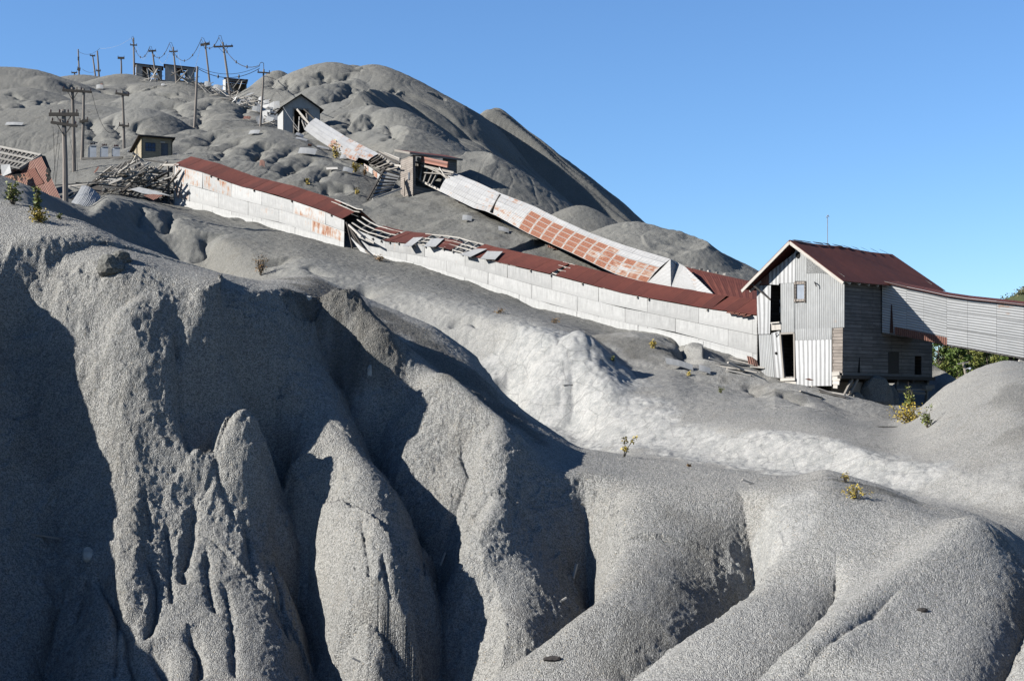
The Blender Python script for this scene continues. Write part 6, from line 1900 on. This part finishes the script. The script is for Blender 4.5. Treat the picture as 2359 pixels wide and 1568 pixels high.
# loose sheets on the ground, each seen somewhere of its own
LS = [(1565, 851, 62, 14, 60, 84, 'zinc_flat', 'long curved zinc sheet lying on gravel left of the mill house'), (1622, 862, 26, 8, 60, 84, 'zinc_flat', 'small rust spotted zinc sheet at the end of a long curved one'),
      (1735, 850, 24, 18, 60, 84, 'rust_wave', 'orange rusted sheet propped at the left foot of the mill house'), (1722, 829, 40, 6, 60, 84, 'rust_wave', 'narrow rusty strip at the foot of the gallery wall beside the mill house'),
      (1075, 512, 22, 8, 85, 110, 'zinc_flat', 'pale folded sheet lying between the two conveyor galleries'), (1160, 538, 24, 8, 85, 112, 'zinc_flat', 'bluish sheet lying near the foot of the sheeted gallery'), (1120, 492, 40, 7, 90, 115, 'zinc_flat', 'long zinc sheet lying below the gap in the sheeted gallery'),
      (1272, 577, 22, 9, 85, 110, 'rust_wave', 'red painted sheet lying at the foot of the rusted gallery part'), (1058, 477, 7, 4, 90, 118, 'iron', 'small rusty drum half buried between the galleries'), (800, 401, 22, 8, 105, 140, 'zinc_flat', 'pale square sheet lying on the slope below the broken gallery end'),
      (765, 395, 26, 3, 105, 140, 'timber_pale', 'thin white strip lying on the slope below the broken gallery'), (790, 370, 16, 8, 105, 140, 'zinc_flat', 'small whitish sheet lying by yellow weeds on the slope'), (744, 346, 28, 5, 110, 150, 'zinc_flat', 'thin pale sheet lying beside the upper gallery foot'),
      (706, 359, 40, 9, 110, 150, 'zinc_flat', 'long bluish sheet lying in the fan of rills below the gabled shed'), (689, 318, 18, 9, 120, 160, 'zinc_flat', 'tilted pale sheet lying below the gabled shed door'), (694, 326, 26, 5, 120, 160, 'zinc_flat', 'narrow pale sheet just below a tilted one by the gabled shed'), (584, 312, 24, 7, 120, 170, 'zinc_flat', 'whitish sheet lying at the foot of the hooked pole'),
      (604, 388, 12, 14, 110, 140, 'rust_wave', 'upright rusty red sheet standing among pale rocks on the slope'), (714, 344, 14, 6, 110, 150, 'iron', 'dark red scrap lying on the slope below the upper gallery'), (608, 250, 22, 16, 130, 200, 'zinc_flat', 'large white sheet standing in the wreckage trail'), (590, 262, 22, 12, 130, 200, 'zinc_flat', 'bluish white sheet lying in the wreckage trail'), (600, 240, 12, 16, 130, 210, 'zinc_flat', 'tilted white sheet uppermost in the wreckage trail'),
      (568, 278, 16, 7, 130, 200, 'rust_wave', 'rusty orange sheet at the lower side of the wreckage trail'), (632, 255, 26, 18, 130, 190, 'zinc_flat', 'bluish sheet leaning behind the left eave of the gabled shed'), (230, 207, 16, 10, 180, 300, 'zinc_flat', 'pale sheet lying in a hollow of the far left slope'), (234, 206, 6, 10, 180, 300, 'rust_wave', 'small orange scrap standing in a hollow of the far left slope'),
      (375, 200, 8, 4, 180, 300, 'zinc_flat', 'tiny white scrap lying below the skyline sheds'), (478, 205, 16, 14, 180, 300, 'zinc_flat', 'white slab left of the third skyline shed'), (500, 212, 20, 14, 180, 280, 'zinc_flat', 'larger white slab beside the third skyline shed'), (32, 292, 40, 5, 130, 220, 'zinc_flat', 'bluish strip of sheet lying on the far left mound')]
for (u, v, wpx, hpx, y0, y1, m_, lab) in LS:
    p = hit(u, v, y0, y1)
    if p is None: continue
    w_, h_ = wpx / FP * p.y, hpx / FP * p.y
    e_ = .6
    gx_ = (zat(p.x + e_, p.y) - zat(p.x - e_, p.y)) / (2 * e_); gy_ = (zat(p.x, p.y + e_) - zat(p.x, p.y - e_)) / (2 * e_)
    a = Vector((w_ * .5, 0, gx_ * w_ * .4 - (.12 * w_ if u > 1000 else 0)))
    if hpx > 9: b_ = Vector((rq.uniform(-.2, .2) * h_, h_ * .6, h_ * 1.05))                 # propped up
    else: b_ = Vector((rq.uniform(-.3, .3) * h_, h_ * 2.2, h_ * 2.2 * max(gy_, 0) + h_ * .7))   # lying on the slope
    q = MB()
    o0 = Vector((p.x, p.y, zat(p.x, p.y))) + Vector((0, -.15, .10))
    if m_ == 'iron':
        q.tube([o0 - a * .6 + Vector((0, 0, .2)), o0 + a * .6 + Vector((0, 0, .2))], h_ * .45, 10)
    else:
        n_ = 4
        for i in range(n_):
            f0, f1 = i / n_ * 2 - 1, (i + 1) / n_ * 2 - 1
            c0, c1 = Vector((0, 0, .10 * h_ * math.cos(f0 * 2.2))), Vector((0, 0, .10 * h_ * math.cos(f1 * 2.2)))
            q.sheet(o0 + a * f0 + c0, o0 + a * f1 + c1, o0 + a * f1 + b_ + c1, o0 + a * f0 + b_ + c0, .01, tone=rq.uniform(.7, 1), rust=rq.choice((0, .05, .15)))
    tag(q.build('scrap_drum' if m_ == 'iron' else ('board' if m_ == 'timber_pale' else 'loose_sheet'), M[m_], None, origin=p), lab, 'metal drum' if m_ == 'iron' and 'drum' in lab else ('board' if m_ == 'timber_pale' else 'metal sheet'))

for i in range(46):
    k = rq.uniform(2, 9.5); j = int(k); f = k - j
    u = tr[j][0] + (tr[j + 1][0] - tr[j][0]) * f + rq.gauss(0, 9); v = tr[j][1] + (tr[j + 1][1] - tr[j][1]) * f + rq.gauss(0, 6)
    p = hit(u, v, 120, 300)
    if p is None: continue
    w_ = rq.uniform(.4, 1.1); a = Vector((w_, rq.uniform(-.4, .4), rq.uniform(-.5, .3))); b_ = Vector((rq.uniform(-.3, .3), rq.uniform(.1, .6), rq.uniform(.2, .8)))
    tag(MB().sheet(p, p + a, p + a + b_, p + b_, .012, tone=rq.uniform(.7, 1), rust=rq.choice((0, .05, .2))).build('sheet_scrap', M['zinc_flat'], None, origin=p), 'pale scrap of sheet metal in the trail of wreckage on the slope', 'metal sheet', 'sheet scraps in the wreckage trail')
# single pieces in the near gullies
a = hit(46, 562, 20, 48); b = hit(-30, 600, 20, 48)
if a is None: a = P(46, 562, 35)
a = P(45, 562, 34.2); b = P(-60, 603, 34.9)
tag(MB().bar(b, a, .10, .12, tone=.6).build('beam', M['timber'], None, origin=a), 'grey beam jutting out of the bank at the left edge', 'beam')
for (u, v, ang, l, m_, lab) in ((1725, 1114, -20, .35, 'timber_pale', 'short white stick at the head of a near gully'), (1322, 1325, 75, .45, 'timber_pale', 'bleached board standing in the gully between two near lobes'), (1020, 1290, 70, .3, 'timber_pale', 'white chip stuck in the narrow near gully'), (1295, 1385, 30, .2, 'timber_pale', 'broken white board lower in the gully between near lobes'),
                               (100, 1237, -10, .7, 'timber', 'grey board end in the shaded left recess'), (1308, 888, 0, .5, 'timber_pale', 'pale stick lying on the white cut bank'), (822, 1523, -30, .2, 'timber_pale', 'small pale chip near the lower edge'), (2040, 985, 0, .9, 'timber_dark', 'dark stick lying below the yellow bush')):
    p = hit(u, v, 15, 80)
    if p is None: continue
    d = Vector((math.cos(R(ang)), .15, math.sin(R(ang)))) * l / 2
    tag(MB().bar(p - d + Vector((0, -.05, .04)), p + d + Vector((0, -.05, .04)), .07 * min(1, l * 2), .035, tone=.8).build('board', M[m_], None, origin=p), lab, 'board')


def rock(u, v, r, ymin, ymax, label, mat='stone', sq=(1, 1, .8), cat='rock', seed=0):
    p = hit(u, v, ymin, ymax)
    if p is None: return
    bm = bmesh.new(); bmesh.ops.create_icosphere(bm, subdivisions=3, radius=1)
    for vv in bm.verts:
        c_ = vv.co.copy()
        n_ = 0.24 * float(vnoise(np.array([c_.x * 1.3 + seed]), np.array([c_.y * 1.3]), np.array([c_.z * 1.3]))[0]) + .09 * float(vnoise(np.array([c_.x * 3.5 + seed]), np.array([c_.y * 3.5]), np.array([c_.z * 3.5]))[0])
        vv.co = Vector((c_.x * sq[0], c_.y * sq[1], c_.z * sq[2])) * (r * (1 + n_ * 1.5))
    me = bpy.data.meshes.new('rock'); bm.to_mesh(me); bm.free()
    me.materials.append(M[mat])
    o = bpy.data.objects.new('rock', me); COL.objects.link(o); o.location = p + Vector((0, r * .2, r * .2))
    return tag(o, label, cat)


rock(711, 689, .085, 20, 48, 'small white stone on the dark near crest', 'stone')
rock(252, 625, .28, 20, 48, 'grey boulder embedded in the bank below the left crest', 'gravel', (1, .7, 1.1), seed=4)
rock(278, 602, .22, 20, 48, 'grey boulder just above another in the bank at left', 'gravel', (1.2, .8, .9), seed=9)
rock(851, 862, .13, 20, 48, 'narrow white stone upright on the rounded near rib', 'stone', (.5, .5, 1.5), seed=2)
rock(205, 1285, .16, 20, 48, 'whitish pointed stone at the top of a small near rib', 'stone', (.8, .6, 1.3), seed=5)
rock(1275, 1520, .11, 15, 48, 'dark stone lying on the lower near lobe', 'tar', (1.4, .8, .6), seed=6)
rock(2124, 1407, .06, 15, 48, 'dark stone on the right near lobe', 'tar', (1.5, .8, .7), seed=3)
for (u, v, r_, sq_, sd_, lab) in ((2012, 925, .95, (1.15, .8, 1.35), 7, 'big grey gravelly boulder in the shade under the mill house'), (1972, 938, .6, (1, .8, 1.2), 8, 'smaller grey boulder beside the big one under the mill house'), (2040, 930, .75, (1, .8, 1.2), 12, 'grey boulder right of the big one under the mill house')):
    o = rock(1400, 1300, r_, 15, 60, lab, 'gravel', sq_, seed=sd_)
    o.location = on_plane(u, v, HC, SN) - SN * .15


# ------------------------------------------------------------ plants
def leaves(q, c, rad, n, size, rnd, flat=.8):
    for i in range(n):
        d = Vector((rnd.gauss(0, 1), rnd.gauss(0, 1), rnd.gauss(0, 1)))
        d = d.normalized() * rad * (rnd.random() ** .45)
        p = c + Vector((d.x, d.y, d.z * flat))
        a = Vector((rnd.gauss(0, 1), rnd.gauss(0, 1), rnd.gauss(0, .6))).normalized() * size * rnd.uniform(.6, 1.2)
        b = Vector((rnd.gauss(0, 1), rnd.gauss(0, 1), rnd.gauss(0, 1))).normalized().cross(a).normalized() * size * rnd.uniform(.4, .7)
        q.face([p - a, p - b * .9, p + a, p + b * .9], None, None, tone=rnd.random())


def shrub(u, v, hgt, spread, nst, nlf, size, leaf, label, ymin, ymax, cat='shrub', group=None, lean=0.0, name='shrub'):
    p = hit(u, v, ymin, ymax)
    if p is None: return
    rnd = random.Random(int(u * 7 + v))
    o = thing(name, label, cat, p, group)
    st_, lf_ = MB(), MB()
    for k in range(nst):
        d = Vector((rnd.gauss(lean, .35) * spread / hgt, rnd.gauss(0, .3) * spread / hgt, 1)).normalized()
        h = hgt * rnd.uniform(.55, 1)
        pts = [p - Vector((0, 0, .05)), p + d * h * .5 + Vector((rnd.gauss(0, .03), rnd.gauss(0, .03), 0)) * h, p + d * h]
        st_.tube(pts, [.012 + .012 * hgt, .008 + .006 * hgt, .004], 4)
        for j in range(3):
            c = pts[1].lerp(pts[2], rnd.uniform(-.5, 1.0))
            leaves(lf_, c, spread * .28, max(3, int(nlf * 1.6) // (nst * 3)), size * 1.35, rnd)
    st_.build('stems', M['bark'], o); lf_.build('foliage', M[leaf], o)
    return o


shrub(1436, 1052, .62, .30, 2, 70, .030, 'leaf_yellow', 'lone yellow sapling leaning on the near crest', 20, 48, 'sapling', lean=.7, name='sapling')
shrub(2090, 972, .8, 1.6, 14, 420, .04, 'leaf_yellow', 'broad yellow bush at the foot of the right gravel mound', 50, 84)
shrub(2092, 950, 1.5, .7, 6, 180, .055, 'leaf_olive', 'tall green yellow shrub rising behind the broad yellow bush', 50, 84)
shrub(2136, 985, .9, .7, 5, 110, .045, 'leaf_olive', 'sparse shrub right of the broad yellow bush', 45, 84)
shrub(1970, 1148, .30, .55, 9, 150, .020, 'leaf_yellow', 'low sparse yellow plant on the dark near mound', 20, 48)
shrub(1945, 1110, .25, .3, 5, 50, .018, 'leaf_yellow', 'smaller sparse yellow plant just above another on the near mound', 20, 48)
shrub(30, 472, .55, .5, 8, 160, .035, 'leaf_olive', 'dark green shrub on the left crest before the shaded hump', 20, 48)
shrub(88, 490, .62, .3, 7, 150, .035, 'leaf_olive', 'upright green shrub on the left crest below the near pole', 20, 48)
shrub(92, 512, .50, .7, 9, 170, .030, 'leaf_yellow', 'yellowing scraggly shrub in front of the left crest', 20, 48)
shrub(138, 505, .20, .2, 4, 40, .022, 'leaf_olive', 'small green tuft on the left crest beside a yellowing shrub', 20, 48)
shrub(600, 634, 1.3, 1.1, 14, 160, .04, 'leaf_rust', 'dry brown shrub in the shaded hollow behind the near crest', 45, 95)
shrub(1498, 764, .9, .5, 5, 90, .05, 'leaf_green', 'thin green sapling against the pale gallery wall', 60, 90, 'sapling', name='sapling')
shrub(1505, 802, .45, .6, 6, 90, .04, 'leaf_yellow', 'yellow tuft on the dark gravel below the gallery wall', 60, 90)
shrub(1413, 835, .4, .35, 4, 50, .035, 'leaf_olive', 'small green tuft beside the white cut bank', 60, 90)
shrub(1585, 866, .35, .35, 4, 40, .035, 'leaf_yellow', 'little yellow tuft beside the long curved sheet', 60, 90)
shrub(1660, 905, .3, .4, 4, 40, .035, 'leaf_olive', 'small green tuft on the terrace before the mill house', 55, 90)
shrub(875, 602, .5, 1.0, 10, 140, .04, 'leaf_rust', 'dry brown tuft at the foot of the gallery break', 60, 100)
shrub(772, 366, 1.5, 1.1, 8, 130, .07, 'leaf_yellow', 'yellow weeds at the foot of the upper gallery', 105, 140)
shrub(818, 398, 1.0, .8, 6, 90, .07, 'leaf_yellow', 'yellow weed clump beside a pale square sheet', 105, 140)
shrub(840, 405, .9, .5, 5, 60, .06, 'leaf_rust', 'thin brown weed near the fallen roof panel', 105, 140)
shrub(706, 430, .7, .6, 5, 60, .06, 'leaf_yellow', 'yellow tuft above the red roof of the lower gallery', 105, 140)
shrub(822, 450, .7, .5, 5, 60, .06, 'leaf_yellow', 'yellow tuft left of the fallen roof panel', 105, 140)
shrub(1587, 1074, .10, .15, 4, 30, .018, 'leaf_rust', 'tiny reddish plant on the near crest', 20, 48)
shrub(1150, 722, .3, .8, 8, 60, .035, 'leaf_rust', 'brown dry tuft above the white cut bank', 60, 90)
shrub(1275, 745, .3, .9, 8, 60, .035, 'leaf_rust', 'low dry tuft left of the pale knob on the bank', 60, 90)

# ------------------------------------------------------------ trees and the wooded hill behind the house
TR = [(2160, 150, 6.5, 'leaf_green', 'dark green tree right behind the mill house wall'), (2185, 160, 6.1, 'leaf_olive', 'yellowish green tree standing second behind the mill house'), (2206, 140, 5.4, 'leaf_green', 'green tree directly behind the far lamp pole'), (2232, 155, 6.1, 'leaf_olive', 'olive tree just right of the far lamp pole'),
      (2252, 165, 6.1, 'leaf_green', 'tall green tree seen under the conveyor gallery'), (2272, 150, 5.6, 'leaf_olive', 'yellowish autumn tree under the conveyor gallery'), (2290, 170, 6.5, 'leaf_olive', 'olive tree over the top of the gravel mound'), (2140, 175, 6.8, 'leaf_olive', 'tree crown half hidden by the mill house'), (2320, 160, 5.4, 'leaf_green', 'green tree mostly hidden behind the gravel mound'),
      (2174, 130, 3.4, 'leaf_olive', 'low bright bush at the edge of the wood behind the mill house')]
for (u, yy, h, lf, lab) in TR:
    x = (u - CU) / FP * yy
    z0 = zat(x, yy) if yy < 400 else 0
    z0 = max(z0, (CV - 925) / FP * yy)
    o = thing('broadleaf_tree', lab, 'tree', (x, yy, z0), 'trees behind the mill house')
    rnd = random.Random(int(u))
    q = MB(); b = Vector((x, yy, z0))
    q.tube([b - Vector((0, 0, .5)), b + Vector((.1, 0, h * .35)), b + Vector((.05, .1, h * .9))], [.20, .14, .03], 7)
    for k in range(9):
        a = rnd.uniform(0, 6.3); z = rnd.uniform(.25, .75) * h
        q.tube([b + Vector((.05, 0, z)), b + Vector((math.cos(a) * h * .12, math.sin(a) * h * .12, z + h * .08)), b + Vector((math.cos(a) * h * .22, math.sin(a) * h * .22, z + h * .13))], [.06, .04, .015], 5)
    q.build('trunk', M['bark'], o)
    q = MB()
    for k in range(46):
        a = rnd.uniform(0, 6.3); zz = rnd.uniform(.16, 1.0)
        rr = h * .27 * math.sin(math.pi * min(1, zz * .82 + .12)) * rnd.uniform(.5, 1.05)
        leaves(q, b + Vector((math.cos(a) * rr, math.sin(a) * rr, zz * h)), h * rnd.uniform(.05, .10), 95, .13, rnd, .75)
    q.build('crown', M[lf], o)
# lamp pole among them
lp = thing('street_lamp', 'pale wooden pole with small crossarm and curved lamp arm before the trees', 'street lamp', P(2229, 872, 128))
b, t = P(2229, 885, 128), P(2218, 834, 128)
MB().tube([b, t], [.14, .10], 8).build('pole', M['bark_pale'], lp)
MB().bar(P(2205, 838, 127.8), P(2231, 834, 127.8), .08, .10).build('crossarm', M['timber'], lp)
MB().tube([P(2222, 852, 128), P(2227, 848.5, 127.6), P(2232, 847.5, 127.2)], .045, 6).build('lamp_arm', M['steel'], lp)
MB().tube([P(2231.5, 847.8, 127.2), P(2234, 849, 127), P(2236, 849.5, 126.9)], [.05, .13, .05], 8).build('lamp_head', M['cabinet'], lp)


def far_hill():
    nx, ny = 150, 40
    xs = np.linspace(150, 900, nx); ys = np.linspace(650, 1050, ny)
    XX, YY = np.meshgrid(xs, ys)
    crest = np.interp(CU + FP * XX / 900, [2100, 2220, 2278, 2310, 2358, 2500, 2800, 3600], [955, 780, 693, 676, 662, 655, 700, 640])
    prof = np.sin(np.clip((YY - 650) / 400, 0, 1) * math.pi) ** .8
    ZZ = ((CV - crest) / FP * 900 + 10) * prof - 10 + 2.5 * vnoise(XX * .05, YY * .05) * prof
    me = bpy.data.meshes.new('hill')
    me.from_pydata(np.stack([XX, YY, ZZ], -1).reshape(-1, 3).tolist(), [], [(j * nx + i, j * nx + i + 1, (j + 1) * nx + i + 1, (j + 1) * nx + i) for j in range(ny - 1) for i in range(nx - 1)])
    me.materials.append(M['woodfloor'])
    o = bpy.data.objects.new('hill', me); COL.objects.link(o)
    tag(o, 'distant wooded hill beyond the conveyor gallery', None, None, 'structure')
    rnd = random.Random(3); q = MB()
    for k in range(1500):
        x = rnd.uniform(255, 420); y = rnd.uniform(660, 960)
        j = int((y - 650) / 400 * (ny - 1)); i = int((x - 150) / 750 * (nx - 1))
        c = Vector((x, y, ZZ[j, i] + 0.8)); 
        for m in range(26):
            d = Vector((rnd.gauss(0, 1.8), rnd.gauss(0, 1.8), rnd.gauss(0, 1.3)))
            a = Vector((rnd.gauss(0, 1), rnd.gauss(0, 1), rnd.gauss(0, 1))).normalized() * .6; b2 = a.cross(Vector((rnd.gauss(0, 1), rnd.gauss(0, 1), rnd.gauss(0, 1)))).normalized() * .5
            p = c + d
            q.face([p - a, p - b2, p + a, p + b2], None, None, tone=rnd.random())
    o = q.build('distant_wood', M['leaf_far'], None)
    tag(o, 'far wood covering the distant hill', None, None, 'stuff')


M['woodfloor'] = mat_plain('wood_floor', (0.05, 0.06, 0.02), 0.95, .3, .2)
M['leaf_far'] = mat_leaf('far_leaves', (0.06, 0.075, 0.02), (0.17, 0.14, 0.045))
far_hill()
